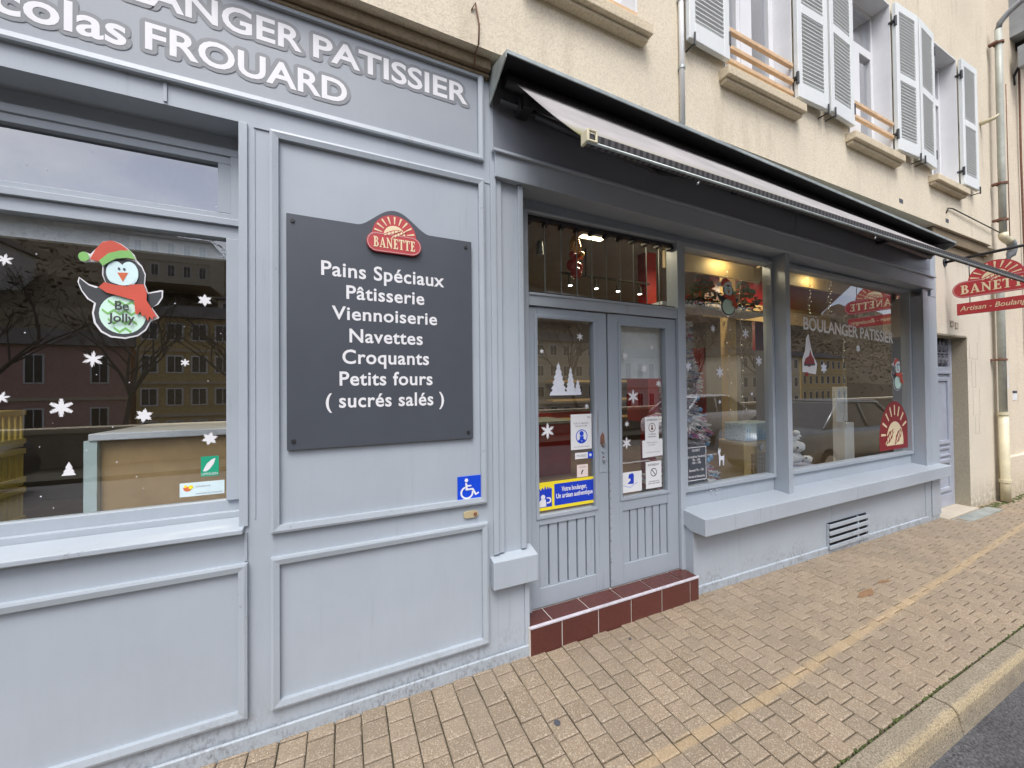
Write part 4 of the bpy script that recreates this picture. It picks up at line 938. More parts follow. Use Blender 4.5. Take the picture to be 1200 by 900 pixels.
def penguin(org, sc, ysurf, lb, detail=True, vs=1.02):
    """flat christmas penguin decal; coordinates measured in a 780 x 900 sketch"""
    t = thing('penguin_sticker', lb, 'window sticker', (org[0], ysurf, org[1]))
    q = lambda P: [(org[0]+(x-375)*sc, org[1]-(y-475)*sc*vs) for x, y in P]
    ell = lambda cx, cy, rx, ry, n=28: [(cx+rx*cos(2*pi*k/n), cy+ry*sin(2*pi*k/n)) for k in range(n)]
    L = [0]
    def lay(name, P, mat):
        L[0] += 1; b = MB()
        for p in P: b.prism(q(p), ysurf-.0009*(L[0]-1), .0009)
        return b.build(name, mat, t)
    hat = [(228,290),(165,280),(205,200),(250,150),(310,132),(370,150),(430,190),(470,250),(400,245),(320,260)]
    out = [(240,310),(240,380),(262,430),(215,465),(150,450),(85,405),(75,440),(100,500),(140,555),(185,580),(172,650),(185,720),(230,780),(300,815),(400,822),(490,800),(550,755),(583,690),(640,665),(645,655),(600,600),(595,585),(640,560),(672,510),(675,455),(655,455),(565,480),(540,420),(546,350),(520,290),(480,250),(465,215),(430,185),(370,145),(310,128),(245,142),(195,200),(160,240),(120,228),(86,255),(90,290),(125,305),(165,295),(228,295)]
    lay('outline', [out], 'white_vinyl')
    body = [(250,320),(248,380),(270,440),(200,475),(150,460),(90,415),(85,445),(110,500),(150,548),(200,580),(185,650),(200,715),(240,770),(305,803),(400,810),(485,790),(540,748),(572,690),(590,590),(630,555),(662,505),(664,465),(560,490),(532,420),(538,350),(515,300),(470,262),(380,250),(300,275)]
    lay('body', [body], 'penguin_black')
    lay('belly', [ell(385, 648, 165, 140)], 'mint')
    if detail:
        chev = []
        for yy in (560, 625, 690, 750):
            zz = []; xs_ = [240+k*41 for k in range(8)]
            hw = 160*sqrt(max(0, 1-((yy-648)/140)**2))-12
            xs_ = [x for x in xs_ if abs(x-385) < hw]
            if len(xs_) < 3: continue
            up_ = [(x, yy+(16 if k % 2 else -12)) for k, x in enumerate(xs_)]; dn = [(x, yy+17+(16 if k % 2 else -12)) for k, x in enumerate(xs_)][::-1]
            chev.append(up_+dn)
        lay('chevrons', chev, 'penguin_green')
    lay('face', [ell(335, 355, 66, 80)+[], ], 'pale_face'); lay('cheek', [ell(430, 355, 66, 85)], 'pale_face'); lay('chin', [ell(385, 385, 95, 58)], 'pale_face')
    lay('beak', [[(348,355),(424,350),(388,418)]], 'orange_beak')
    lay('eye', [ell(361, 327, 9, 9, 12), ell(397, 327, 9, 9, 12)], 'ink')
    lay('hat', [hat], 'penguin_red')
    lay('hat_brim', [[(225,285),(290,225),(370,198),(440,190),(480,250),(420,245),(340,258),(250,318)]], 'penguin_green' if detail else 'white_vinyl')
    lay('pompom', [ell(125, 266, 36, 33, 18)], 'penguin_green' if detail else 'white_vinyl')
    lay('scarf', [[(225,470),(262,432),(340,445),(430,448),(440,435),(535,425),(562,480),(560,540),(600,600),(640,662),(610,650),(608,682),(580,655),(572,692),(548,648),(530,660),(515,620),(495,648),(480,640),(470,545),(360,520),(280,505)]], 'penguin_red')
    if detail:
        b = MB(); put_text(b, 'Be', org[0]+(338-375)*sc, org[0]+(436-375)*sc, org[1]-(620-475)*sc*vs, 60*sc*vs, ysurf-.0009*L[0]-.0012, bold=.02); put_text(b, 'Jolly', org[0]+(290-375)*sc, org[0]+(478-375)*sc, org[1]-(705-475)*sc*vs, 58*sc*vs, ysurf-.0009*L[0]-.0012, bold=.02); b.build('lettering', 'penguin_black', t)
    return t
penguin((-.872, 2.014), .000460, Y, 'large penguin sticker in red hat and scarf reading Be Jolly on the left window', vs=1.32)

# door stickers
Y = .1355
for (x, z, r, s, lb) in ((1.479, 1.921, .030, 3, 'white snowflake sticker at the upper right of the left door glass'), (1.180, 1.812, .018, 3, 'small white snowflake sticker at the upper left of the left door glass'), (1.529, 1.443, .020, 3, 'small white snowflake sticker just above the mask notice'), (1.217, 1.290, .055, 0, 'large white snowflake sticker left of the mask notice'),
    (1.871, 1.800, .034, 0, 'pale snowflake sticker on the blind, lower left one'), (2.131, 1.872, .022, 3, 'small pale snowflake sticker at the top right of the blind'), (2.053, 1.709, .034, 0, 'pale snowflake sticker at the lower right of the blind'), (2.193, 1.596, .030, 3, 'white snowflake sticker at the right edge just under the blind'), (1.942, 1.502, .055, 0, 'large white snowflake sticker on the right door glass under the blind'), (1.879, 1.303, .024, 3, 'small white snowflake sticker left of the upper notice on the right door'), (1.875, 1.165, .046, 0, 'many armed white snowflake sticker above the blue and white card')):
    flake(x, z, r, Y, lb, s, rot=(6 if s else 0))
b = MB()
def fir(cx, zb, wd, h, n):
    L_, R_ = [], []
    for k in range(n):
        f0 = k/n; f1 = (k+.75)/n; a = wd/2*(1-f0)+.003; c = wd/2*(1-f1)*.8
        R_ += [(cx+a, zb+h*f0+h*.012), (cx+c, zb+h*f1)]; L_ += [(cx-a, zb+h*f0+h*.012), (cx-c, zb+h*f1)]
    return [(cx+wd*.4, zb)]+R_+[(cx, zb+h)]+L_[::-1]+[(cx-wd*.4, zb)]
for i, (cx, w_, h, n) in enumerate(((1.305, .13, .215, 6), (1.40, .085, .185, 6), (1.457, .06, .10, 4))): b.prism(fir(cx, 1.530, w_, h, n), Y-.0003*i, .001)
b.prism([(1.235, 1.522), (1.485, 1.522), (1.480, 1.532), (1.240, 1.532)], Y-.0012, .001)
b.build('fir_sticker', 'soft_white', label='three white fir trees sticker on the left door glass', cat='window sticker')
def sheet(x0, x1, z0, z1, lb, name='paper_notice', mat='paper', y=None, slant=0):
    t = thing(name, lb, 'notice', ((x0+x1)/2, Y, (z0+z1)/2)); b = MB(); yy = Y if y is None else y
    b.prism([(x0, z0), (x1, z0+slant), (x1, z1+slant), (x0, z1)], yy, .0012); b.build('sheet', mat, t); return t, yy-.0013
def lines(t, y, rows, mat='ink_grey'):
    for tx, u0, u1, v, c in rows: b = MB(); put_text(b, tx, u0, u1, v, c, y-.0006, bold=.01); b.build('lettering', mat, t)
t, yy = sheet(1.396, 1.566, 1.150, 1.390, 'white notice with a blue round mask symbol on the left door')
lines(t, yy, [('PORT DU MASQUE', 1.42, 1.54, 1.322, .012), ('OBLIGATOIRE', 1.43, 1.53, 1.304, .011), ('MERCI', 1.53, 1.556, 1.362, .011), ('pour entrer dans le magasin', 1.42, 1.545, 1.166, .008)])
b = MB(); o_ = circle(1.483, 1.238, .048, 24); i_ = circle(1.483, 1.238, .042, 24); 
va = [b.bm.verts.new((u, yy-.0006, v)) for u, v in o_]; vb = [b.bm.verts.new((u, yy-.0006, v)) for u, v in i_]
for k in range(24): b.bm.faces.new([va[k], va[(k+1)%24], vb[(k+1)%24], vb[k]])
b.prism(circle(1.483, 1.258, .017, 14)+[], yy, .0006); b.prism([(1.467,1.240),(1.499,1.240),(1.497,1.218),(1.483,1.208),(1.469,1.218)], yy-.0007, .0006); b.prism([(1.45,1.21),(1.468,1.222),(1.483,1.202),(1.498,1.222),(1.516,1.21),(1.500,1.197),(1.466,1.197)], yy-.0014, .0006); b.build('mask_symbol', 'blue_sign', t)
t, yy = sheet(1.428, 1.572, 1.086, 1.128, 'narrow white label with a blue end under the mask notice', 'narrow_label')
b = MB(); b.box(1.532, 1.574, yy-.0008, yy, 1.084, 1.129); b.build('blue_end', 'blue_sign', t); lines(t, yy, [('POUSSEZ', 1.442, 1.52, 1.10, .014)])
b = MB(); b.prism(circle(1.553, 1.107, .010, 12), yy-.0009, .0006); b.build('white_dot', 'white_vinyl', t)
t, yy = sheet(1.442, 1.532, .962, 1.046, 'small pinkish card with a dark mark above the blue banner', 'pink_card', 'pink_paper')
b = MB(); b.prism([(1.474,.982),(1.482,.978),(1.486,.995),(1.495,1.006),(1.488,1.012),(1.478,1.0)], yy, .0006); b.build('mark', 'ink', t); lines(t, yy, [('artisan', 1.46, 1.515, 1.025, .010)])
t = thing('door_banner', 'blue and yellow bakery banner across the bottom of the left door glass', 'banner', (1.35, Y, .86))
b = MB(); b.box(1.137, 1.574, Y-.001, Y, .775, .957); b.build('backing', 'yellow_vinyl', t)
b = MB(); b.box(1.262, 1.574, Y-.0018, Y-.001, .796, .938); b.box(1.140, 1.243, Y-.0018, Y-.001, .796, .89)
b.prism([(1.140,.8905),(1.243,.8905),(1.243,.916),(1.236,.91),(1.228,.926),(1.222,.91),(1.212,.930),(1.204,.908),(1.192,.934),(1.184,.908),(1.172,.925),(1.162,.906),(1.150,.92)], Y-.001, .0008); b.build('blue_field', 'royal_blue', t)
b = MB(); b.prism(circle(1.176, .862, .016, 12), Y-.0019, .0006); b.prism([(1.145,.80),(1.20,.80),(1.196,.846),(1.165,.850),(1.145,.83)], Y-.0019, .0006); o_ = circle(1.218, .838, .020, 16, -90, 90); b.prism([(1.203,.818)]+o_+[(1.203,.858),(1.203,.851),(1.216,.851)]+circle(1.216, .838, .012, 10, 90, -90)+[(1.203,.826)], Y-.0019, .0006); b.build('baker_figure', 'white_vinyl', t)
b = MB(); put_text(b, 'Votre boulanger,', 1.318, 1.520, .885, .030, Y-.0022, bold=.025); b.build('lettering', 'white_vinyl', t)
b = MB(); put_text(b, 'Un artisan authentique', 1.275, 1.568, .842, .030, Y-.0022, bold=.025); b.build('lettering', 'white_vinyl', t)
# right door notices
t, yy = sheet(2.052, 2.187, 1.172, 1.346, 'upper white notice with a round symbol on the right door')
lines(t, yy, [('ATTENTION', 2.066, 2.172, 1.316, .014), ('2 clients', 2.085, 2.155, 1.212, .010), ('maximum', 2.08, 2.16, 1.194, .010)], 'ink')
b = MB(); o_ = circle(2.12, 1.265, .035, 20); i_ = circle(2.12, 1.265, .030, 20); va = [b.bm.verts.new((u, yy-.0006, v)) for u, v in o_]; vb = [b.bm.verts.new((u, yy-.0006, v)) for u, v in i_]
for k in range(20): b.bm.faces.new([va[k], va[(k+1)%20], vb[(k+1)%20], vb[k]])
b.prism(circle(2.12, 1.278, .008, 10), yy, .0006); b.prism([(2.108,1.248),(2.132,1.248),(2.128,1.268),(2.112,1.268)], yy, .0006); b.build('symbol', 'rust', t)
t, yy = sheet(2.020, 2.220, 1.044, 1.172, 'wide white paper with two lines of print below the upper notice', y=Y-.0035, slant=.006)
lines(t, yy, [('Nous sommes', 2.065, 2.165, 1.150, .010), ('ouverts', 2.08, 2.145, 1.132, .010), ('du lundi au vendredi', 2.06, 2.19, 1.078, .008)])
t, yy = sheet(2.053, 2.208, .810, 1.010, 'lowest white notice with a crossed circle on the right door')
lines(t, yy, [('INTERDIT', 2.075, 2.185, .978, .014), ('interdiction de', 2.08, 2.185, .858, .009), ('entrer sans masque', 2.075, 2.19, .843, .009)], 'ink')
b = MB(); o_ = circle(2.13, .928, .032, 20); i_ = circle(2.13, .928, .026, 20); va = [b.bm.verts.new((u, yy-.0006, v)) for u, v in o_]; vb = [b.bm.verts.new((u, yy-.0006, v)) for u, v in i_]
for k in range(20): b.bm.faces.new([va[k], va[(k+1)%20], vb[(k+1)%20], vb[k]])
b.prism([(2.110,.946),(2.114,.951),(2.150,.910),(2.146,.905)], yy-.0002, .0006); b.build('symbol', 'ink', t)
t, yy = sheet(1.816, 2.012, .806, .953, 'white card with a blue figure at the bottom left of the right door', 'blue_figure_card')
b = MB(); b.prism([(1.875,.868),(1.935,.864),(1.937,.93),(1.925,.942),(1.89,.936),(1.886,.905),(1.905,.905),(1.905,.89)], yy, .0006); b.build('figure', 'royal_blue', t)
b = MB(); b.prism([(1.83,.858),(1.90,.836),(1.975,.870),(1.968,.874),(1.90,.846),(1.838,.863)], yy, .0006); b.build('swoosh', 'lavender_cloth', t)
# opening-hours plate
Y = .1395
t = thing('opening_hours_plate', 'dark grey opening hours plate at the lower left of the first right window', 'sign', (2.58, Y, .94))
b = MB(); b.prism([(2.455, .786), (2.712, .800), (2.712, 1.092), (2.455, 1.096)], Y, .003); b.build('plate', 'board_slate', t)
b = MB(); b.ring(2.468, 2.702, .816, 1.084, .005, Y-.003, .0008); b.build('border_line', 'white_vinyl', t)
for tx, u0, u1, v in (('OUVERT', 2.54, 2.63, 1.048), ('du Lundi au Vendredi', 2.49, 2.685, .999), ('7h - 13h', 2.545, 2.63, .973), ('15h - 19h', 2.54, 2.64, .949), ('Samedi 7h - 13h', 2.505, 2.67, .890), ('Fermé le Dimanche', 2.50, 2.68, .840)): b = MB(); put_text(b, tx, u0, u1, v, .018, Y-.0042, bold=.015); b.build('lettering', 'white_vinyl', t)
# first right window stickers
penguin((3.005, 2.335), .00046, Y, 'penguin sticker in red hat high on the first right window', False)
for (x, z, r, s, lb) in ((2.813, 2.054, .030, 0, 'small pale snowflake sticker left of the wooden post'), (3.231, 2.034, .048, 0, 'pale snowflake sticker right of the penguin in the first right window'), (3.408, 1.795, .050, 0, 'pale snowflake sticker at the right edge of the first right window'), (2.888, 1.691, .052, 0, 'pale snowflake sticker in the middle of the first right window'), (2.517, 1.735, .046, 0, 'pale snowflake sticker in front of the white christmas tree'), (2.881, 1.440, .020, 3, 'tiny pale bauble sticker hanging below the middle snowflake'), (3.30, 1.50, .020, 3, 'tiny pale drop sticker beneath the light strings')):
    flake(x, z, r, Y, lb, s, 'soft_white')
b = MB(); b.prism([(2.862,.905),(2.872,.905),(2.876,.95),(2.905,.952),(2.908,.905),(2.918,.905),(2.922,.965),(2.926,1.0),(2.915,.985),(2.880,.985),(2.872,1.01),(2.882,1.03),(2.876,1.055),(2.870,1.03),(2.862,1.045),(2.858,1.06),(2.852,1.025),(2.846,1.012),(2.858,1.0),(2.860,.96)], Y, .001); b.build('deer_sticker', 'soft_white', label='small pale deer sticker low on the first right window', cat='window sticker')
# second right window stickers
b = MB(); put_text(b, 'BOULANGER PATISSIER', 4.10, 5.885, 2.123, .118, Y-.001, bold=.02, rise=-.038); b.build('window_lettering', 'white_plastic', SH)
t = thing('santa_sticker', 'tall white hatted santa sticker on the second right window', 'window sticker', (4.18, Y, 1.85))
P2 = lambda P: [(4.04+x*.28, 1.66+z*.42) for x, z in P]
for i, (nm, mt, P) in enumerate((('coat', 'white_vinyl', [(.1,.1),(.9,.05),(1,.3),(.75,.5),(.62,.72),(.5,1),(.36,.9),(.28,.6),(.1,.38)]), ('jacket', 'dark_red', [(.18,.28),(.5,.22),(.85,.3),(.8,.42),(.66,.5),(.6,.62),(.5,.48),(.3,.42)]), ('boots', 'dark_red', [(.25,0),(.42,0),(.44,.09),(.28,.1)]), ('belt', 'ink', [(.2,.24),(.85,.26),(.85,.30),(.2,.285)]))):
    b = MB(); b.prism(P2(P), Y-.0008*i, .0008); b.build(nm, mt, t)
penguin((5.965, 1.69), .00048, Y, 'small penguin sticker in red hat near the right frame of the second window', False, 1.15)
flake(4.436, 1.745, .062, Y, 'pale snowflake sticker right of the santa sticker', 1, 'soft_white')
flake(5.10, 1.965, .045, Y, 'pale snowflake sticker under the window lettering', 1, 'soft_white')
t = thing('sun_sticker', 'dark red half sun with wheat sticker at the lower right of the second window', 'window sticker', (5.86, Y, 1.1))
cx, cz = 5.875, .905
b = MB(); b.prism([(cx-.36, .815), (cx+.31, .815)]+[(min(u, cx+.31), v) for u, v in circle(cx, cz+.02, .36, 24, 0, 180, .45)], Y, .0009); b.build('sun_field', 'dark_red', t)
b = MB(); 
for k in range(9):
    a = radians(10+k*20); c_, s_ = cos(a), sin(a)*1.25
    p0 = (cx+.215*c_, cz+.04+.215*s_); p1 = (cx+.325*c_, cz+.02+.325*s_); n_ = (-sin(a)*.010, cos(a)*.010)
    if p1[0] > cx+.30: continue
    b.prism([(p0[0]-n_[0], p0[1]-n_[1]), (p1[0]-n_[0]*1.4, p1[1]-n_[1]*1.4), (p1[0]+n_[0]*1.4, p1[1]+n_[1]*1.4), (p0[0]+n_[0], p0[1]+n_[1])], Y-.0009, .0009)
b.prism(circle(cx, cz, .20, 20, -10, 190, .235), Y-.0009, .0009); b.build('sun_disc', 'cream_enamel', t)
b = MB()
for (ax, az, L, ang) in ((-.13, .06, .30, 38), (.08, .06, .27, 46)):
    c_, s_ = cos(radians(ang)), sin(radians(ang))
    pts = [(-.5*L+L*k/8, .04*sin(pi*k/8)*(1+.3*(k % 2))) for k in range(9)]+[(-.5*L+L*k/8, -.04*sin(pi*k/8)*(1+.3*(k % 2))) for k in range(7, 0, -1)]
    b.prism([(cx+ax+u*c_-v*s_, cz+az+u*s_+v*c_) for u, v in pts], Y-.0018, .0009)
b.prism([(cx-.3,.84),(cx+.25,.835),(cx+.25,.85),(cx-.2,.86)], Y-.0018, .0009); b.build('wheat_outline', 'dark_red', t)
for (ax, az, L, ang) in ((-.13, .06, .27, 38), (.08, .06, .24, 46)):
    b = MB()
    c_, s_ = cos(radians(ang)), sin(radians(ang))
    for k in range(5):
        ua, ub = -.5*L+L*k/5+.008, -.5*L+L*(k+1)/5-.004; hh = .026*sin(pi*(k+.5)/5)+.004
        b.prism([(cx+ax+u*c_-v*s_, cz+az+u*s_+v*c_) for u, v in [(ua, -hh), (ub, -hh*.5), (ub+.01, hh), (ua+.01, hh*.5)]], Y-.0027, .0009)
    b.build('wheat_ear', 'cream_enamel', t)

# ------------------------------------------------------------------ inside the shop
b = MB(); b.box(-4, 7.4, .20, 5.2, .10, .165); b.build('shop_floor', 'wood_floor', BLD)
b = MB(); b.box(-4, 7.4, .2005, 5.2, 3.02, 3.08); b.build('shop_ceiling', 'room_ceiling', BLD)
b = MB(); b.box(-4, 7.4, 5.0, 5.2, .165, 3.02); b.box(-4.1, -4, .2, 5.2, .165, 3.02); b.box(7.4, 7.5, .2, 5.2, .165, 3.02); b.box(.5, .6, .205, 5.0, .165, 3.02); b.build('shop_wall', 'room_wall', BLD)
b = MB(); b.box(2.0, 5.2, 4.9, 4.995, .75, 1.05); b.box(5.6, 7.38, 4.9, 4.995, 2.35, 2.75); b.box(6.6, 7.38, 2.2, 2.25, 2.2, 2.9); b.build('red_wall_band', 'red_panel', BLD)
b = MB(); b.box(3.7, 7.0, .94, .98, 2.565, 2.95); b.box(5.3, 5.34, 2.2, 4.0, .9, 2.2); b.build('red_fascia_board', 'red_panel', BLD)
b = MB(); b.box(2.95, 3.09, 1.02, 1.14, .165, 3.018); b.build('red_column', 'red_panel', BLD)
b = MB(); b.box(3.60, 3.70, .55, .65, .165, 3.018); b.build('wooden_post', 'ochre_wood', BLD)
b = MB(); b.box(2.46, 3.70, .30, .33, 2.575, 2.72); b.box(3.70, 6.40, .30, .33, 2.61, 2.74); b.box(3.7, 6.2, .9, .93, 2.36, 2.56); b.build('window_pelmet', 'ochre_wood', BLD)
b = MB(); b.box(-3.5, -.42, .19, .22, 2.205, 2.75); b.build('window_pelmet', 'soft_white', BLD)
b = MB(); b.box(2.44, 3.56, .22, .60, .60, .66); b.box(3.68, 6.2, .22, .90, .60, .66); b.build('display_shelf', 'dark_wood', BLD)
b = MB(); b.box(1.2, 3.4, 3.2, 4.0, .165, 1.0); b.build('shop_counter', 'red_panel', BLD, bev=.01)
b = MB(); b.box(1.15, 3.45, 3.15, 4.05, 1.001, 1.04); b.build('counter_top', 'zinc', BLD)
b = MB(); b.box(4.5, 5.05, 2.6, 2.64, .2, 1.95); b.build('red_screen', 'red_panel', BLD)
for zz in (.9, 1.3, 1.7): b = MB(); b.box(3.9, 7.0, 4.6, 4.9, zz, zz+.03); b.build('wall_shelf', 'ochre_wood', BLD)
b = MB(); b.box(1.815, 2.285, .185, .19, 1.637, 2.08); bl = b.build('roller_blind', 'curtain', drr); 
t = thing('wooden_counter', 'pale wooden counter with grey end post seen through the left window', 'counter', (-.7, .9, .17))
b = MB(); b.box(-1.13, -.2, .60, 1.2, .17, 1.33); b.build('body', 'counter_wood', t); b = MB(); b.box(-1.16, -.2, .56, 1.22, 1.33, 1.365); b.build('worktop', 'soft_white', t, bev=.004); b = MB(); b.box(-1.18, -1.131, .57, .66, .17, 1.33); b.build('end_post', 'pale_cyan', t)
def crate(z, lb):
    t = thing('bread_crate', lb, 'crate', (-1.6, .6, z), 'yellow bread crates stacked behind the left window')
    x0, x1, y0, y1, h = -1.87, -1.445, .40, .68, .185
    b = MB()
    b.box(x0, x1, y0, y1, z+.005, z+.02)
    for zz in (z+.02, z+.16): b.box(x0-.006, x1+.006, y0-.006, y0+.012, zz, zz+.025); b.box(x0-.006, x1+.006, y1-.012, y1+.006, zz, zz+.025); b.box(x0-.006, x0+.012, y0+.012, y1-.012, zz, zz+.025); b.box(x1-.012, x1+.006, y0+.012, y1-.012, zz, zz+.025)
    for k in range(9):
        xx = x0+(x1-x0)*k/8; b.box(max(x0, xx-.010), min(x1, xx+.010), y0, y0+.008, z+.045, z+.16)
        yy = y0+(y1-y0)*k/8; b.box(x1-.008, x1, max(y0, yy-.010), min(y1, yy+.010), z+.045, z+.16); b.box(x0, x0+.008, max(y0, yy-.010), min(y1, yy+.010), z+.045, z+.16)
    b.build('crate_body', 'crate_yellow', t)
for k, nm in enumerate(('lowest', 'second lowest', 'third lowest', 'middle', 'third highest', 'second highest', 'topmost')): crate(.165+k*.19, 'yellow slatted bread crate, %s of the stack behind the left window' % nm)
def fluffy(name, lb, base, h, rb, mats, n, seed, star=None, r_item=(.03, .06)):
    t = thing(name, lb, 'christmas tree', base); rr = random.Random(seed)
    b = MB(); b.tube([base, (base[0], base[1], base[2]+h*.9)], [.02, .006], 8); b.build('trunk', 'bark', t)
    per = {m: MB() for m in mats}
    for k in range(n):
        f = rr.random()**.8*.97; R = rb*(1-f)*(.75+.35*sin(f*22)); a = rr.uniform(0, 2*pi); m = rr.choice(mats); L = rr.uniform(*r_item)
        c = Vector((base[0]+R*cos(a), base[1]+R*sin(a), base[2]+h*f)); d = Vector((cos(a), sin(a), rr.uniform(-.7, .2))).normalized(); s_ = d.cross(Vector((0, 0, 1))).normalized()
        bm = per[m].bm
        for q in range(3):
            dd = (d+s_*(q-1)*.6).normalized(); w_ = s_*L*.18
            bm.faces.new([bm.verts.new(p) for p in (c-w_, c+dd*L-w_*.2+Vector((0, 0, -.01)), c+dd*L*1.1, c+w_)])
    for m in per: per[m].build('foliage' if m in ('fir_green', 'tinsel_white') else 'ornament', m, t)
    return t
WT_ = fluffy('white_christmas_tree', 'white artificial christmas tree with blue and pink ribbons by the first right window', (2.76, .44, .66), 1.55, .25, ['tinsel_white']*7+['tinsel_blue', 'tinsel_pink'], 1900, 3, r_item=(.05, .10))
b = MB(); br = random.Random(6)
for k in range(26):
    f = br.random(); a = br.uniform(pi, 2*pi); R = .30*(1-f); b.ball((2.76+R*cos(a), .44+R*sin(a), .66+1.5*f), .025, 10)
b.build('bauble', 'tinsel_blue', WT_)
for i, (x, y, lb) in enumerate(((3.05, .42, 'dark little christmas tree with red bow high behind the first window'), (3.66, .44, 'dark little christmas tree half hidden behind the penguin sticker'))):
    tr_ = fluffy('small_christmas_tree', lb, (x, y, 2.30), .34, .17, ['fir_green', 'fir_green', 'fir_green', 'fir_green', 'bauble_red'], 520, 11+i, r_item=(.02, .05))
b = MB(); b.box(2.46, 3.85, .34, .56, 2.27, 2.298); b.build('high_shelf', 'soft_white', BLD)
t = thing('bauble_cluster', 'cluster of red and gold baubles hanging above the double doors', 'baubles', (1.70, .5, 2.8)); br = random.Random(8)
for (x, z, r, m) in ((1.655, 2.545, .045, 'bauble_red'), (1.735, 2.545, .048, 'bauble_red'), (1.69, 2.485, .046, 'bauble_red'), (1.70, 2.62, .035, 'bauble_red'), (1.74, 2.635, .026, 'bauble_gold'), (1.66, 2.63, .026, 'bauble_red')):
    b = MB(); b.ball((x, .5+br.uniform(-.03, .03), z), r, 18); b.build('bauble', m, t)
b = MB()
for k in range(7): x = 1.65+k*.016; b.tube([(1.70, .5, 2.86), (x, .5, 2.72), (x+.01*(-1)**k, .49, 2.60)], .005, 5)
for k in range(14):
    a = br.uniform(0, 6.28); b.prism([(0, 0), (.03*cos(a), .03*sin(a)-.01), (.06*cos(a), .05*sin(a)-.03), (.02*cos(a)-.01, .02*sin(a))], .49+.002*k, .002, (1.70, 0, 2.78-.007*k))
b.build('ribbon', 'bauble_gold', t)
t = thing('track_lights', 'black ceiling track with four small spotlights above the double doors', 'track lights', (2.4, 1.0, 2.7))
b = MB(); b.tube([(2.05, 1.3, 2.77), (2.95, .98, 2.66)], .012, 8); b.tube([(2.3, 1.2, 2.74), (2.3, 1.2, 3.02)], .01, 6); b.build('track', 'black_plastic', t)
for k, (x, y, z) in enumerate(((2.14, 1.27, 2.755), (2.40, 1.175, 2.725), (2.62, 1.10, 2.70), (2.84, 1.02, 2.672))):
    b = MB(); b.cyl((x, y, z-.035), .010, .05); b.cyl((x+.008, y-.01, z-.085), .024, .07, 'Z', 14, .02); h_ = b.build('spotlight', 'black_plastic', t)
    b = MB(); b.cyl((x+.008, y-.01, z-.1215), .019, .004, 'Z', 14); b.build('bulb', 'lamp_cool', h_)
t = thing('jar_ornament', 'small glass jar hanging inside at the left end of the louvres', 'jar', (1.32, .4, 2.55))
b = MB(); b.cyl((1.32, .4, 2.60), .028, .10, 'Z', 14, .022); b.tube([(1.32, .4, 2.65), (1.32, .4, 2.95)], .003, 5); b.build('jar', 'zinc', t)
# light strings
for i, (x, z0, z1) in enumerate(((3.16, 1.30, 2.62), (3.34, 1.30, 2.60), (4.42, 2.3, 2.74), (4.80, 2.35, 2.7), (5.05, 1.1, 2.2))):
    lbs = ('fairy light string hanging right of the wooden post', 'fairy light string nearest the right frame of the first window', 'short fairy light string at the left of the second window', 'short fairy light string above the window lettering', 'long fairy light string in the middle of the second window')
    t = thing('light_string', lbs[i], 'fairy lights', (x, .25, z1)); rr = random.Random(30+i)
    pts = [(x+rr.uniform(-.02, .02), .25+rr.uniform(-.01, .01), z1-(z1-z0)*k/22) for k in range(23)]
    b = MB(); b.tube(pts, .0025, 5); 
    for p in pts[::2]: b.tube([p, (p[0]+rr.uniform(-.05, .05), p[1], p[2]-.02)], .002, 4)
    wr = b.build('wire', 'zinc', t); b = MB()
    for p in pts[1::2]: b.ball((p[0]+rr.uniform(-.02, .02), p[1]-.008, p[2]), .0032, 6)
    b.build('bulbs', 'led', t)
t = thing('snow_village_box', 'frosty blue snow village panel on the display shelf', 'decoration', (3.5, .3, 1.15))
b = MB(); b.box(3.42, 3.84, .28, .50, 1.05, 1.22); b.build('panel', 'snow_scene', t, bev=.01)
b = MB(); sr = random.Random(2)
for k in range(11): b.prism(fir(3.44+k*.036, 1.06, .03, sr.uniform(.06, .13), 3), .2795, .002)
b.build('fir_trees', 'tinsel_blue', t)
t = thing('wicker_chest', 'small wicker drawer chest under the snow village panel', 'chest', (3.5, .4, .66))
b = MB(); b.box(3.42, 3.86, .30, .56, .66, 1.045); b.build('case', 'ochre_wood', t, bev=.004); b = MB()
for k in range(9): b.box(3.52, 3.80, .288, .2995, .70+k*.026, .718+k*.026)
b.build('slats', 'wicker', t); b = MB(); b.cyl((3.66, .288, .985), .03, .014, 'Y', 16); b.build('knob', 'steel', t)
t = thing('plush_pile', 'pile of white plush toys at the lower left of the second window', 'plush toys', (4.45, .4, .66)); pr_ = random.Random(17)
b = MB()
for (x, z, r) in ((4.34, .80, .075), (4.46, .79, .07), (4.30, .90, .06), (4.40, .92, .075), (4.50, .89, .055), (4.38, 1.01, .06), (4.46, 1.02, .045), (4.36, 1.07, .035), (4.53, .78, .05)):
    b.ball((x, .40+pr_.uniform(-.05, .05), z), r, 14, (1.15, .9, .8))
for v in b.bm.verts: v.co += Vector((pr_.uniform(-.004, .004), pr_.uniform(-.004, .004), pr_.uniform(-.004, .004)))
b.build('bodies', 'plush', t)
b = MB(); 
for (x, z) in ((4.385, 1.02), (4.42, 1.015), (4.33, .92), (4.44, .91), (4.48, .80)): b.ball((x, .335, z), .010, 8)
b.build('eyes', 'ink', t)
b = MB(); b.extr_x([(.26, .665), (.62, .665), (.62, .70), (.26, .69)], 4.12, 4.78); b.build('cushion', 'lavender_cloth', label='pale lavender cushion under the white plush toys', cat='cushion', bev=.012)
t = thing('white_display_stand', 'tall white display stand in the second window', 'display stand', (5.38, .42, .66))
b = MB(); b.box(5.22, 5.46, .40, .44, 1.14, 1.55); b.box(5.30, 5.50, .36, .48, .66, 1.13); b.build('panel', 'white_plastic', t, bev=.004)
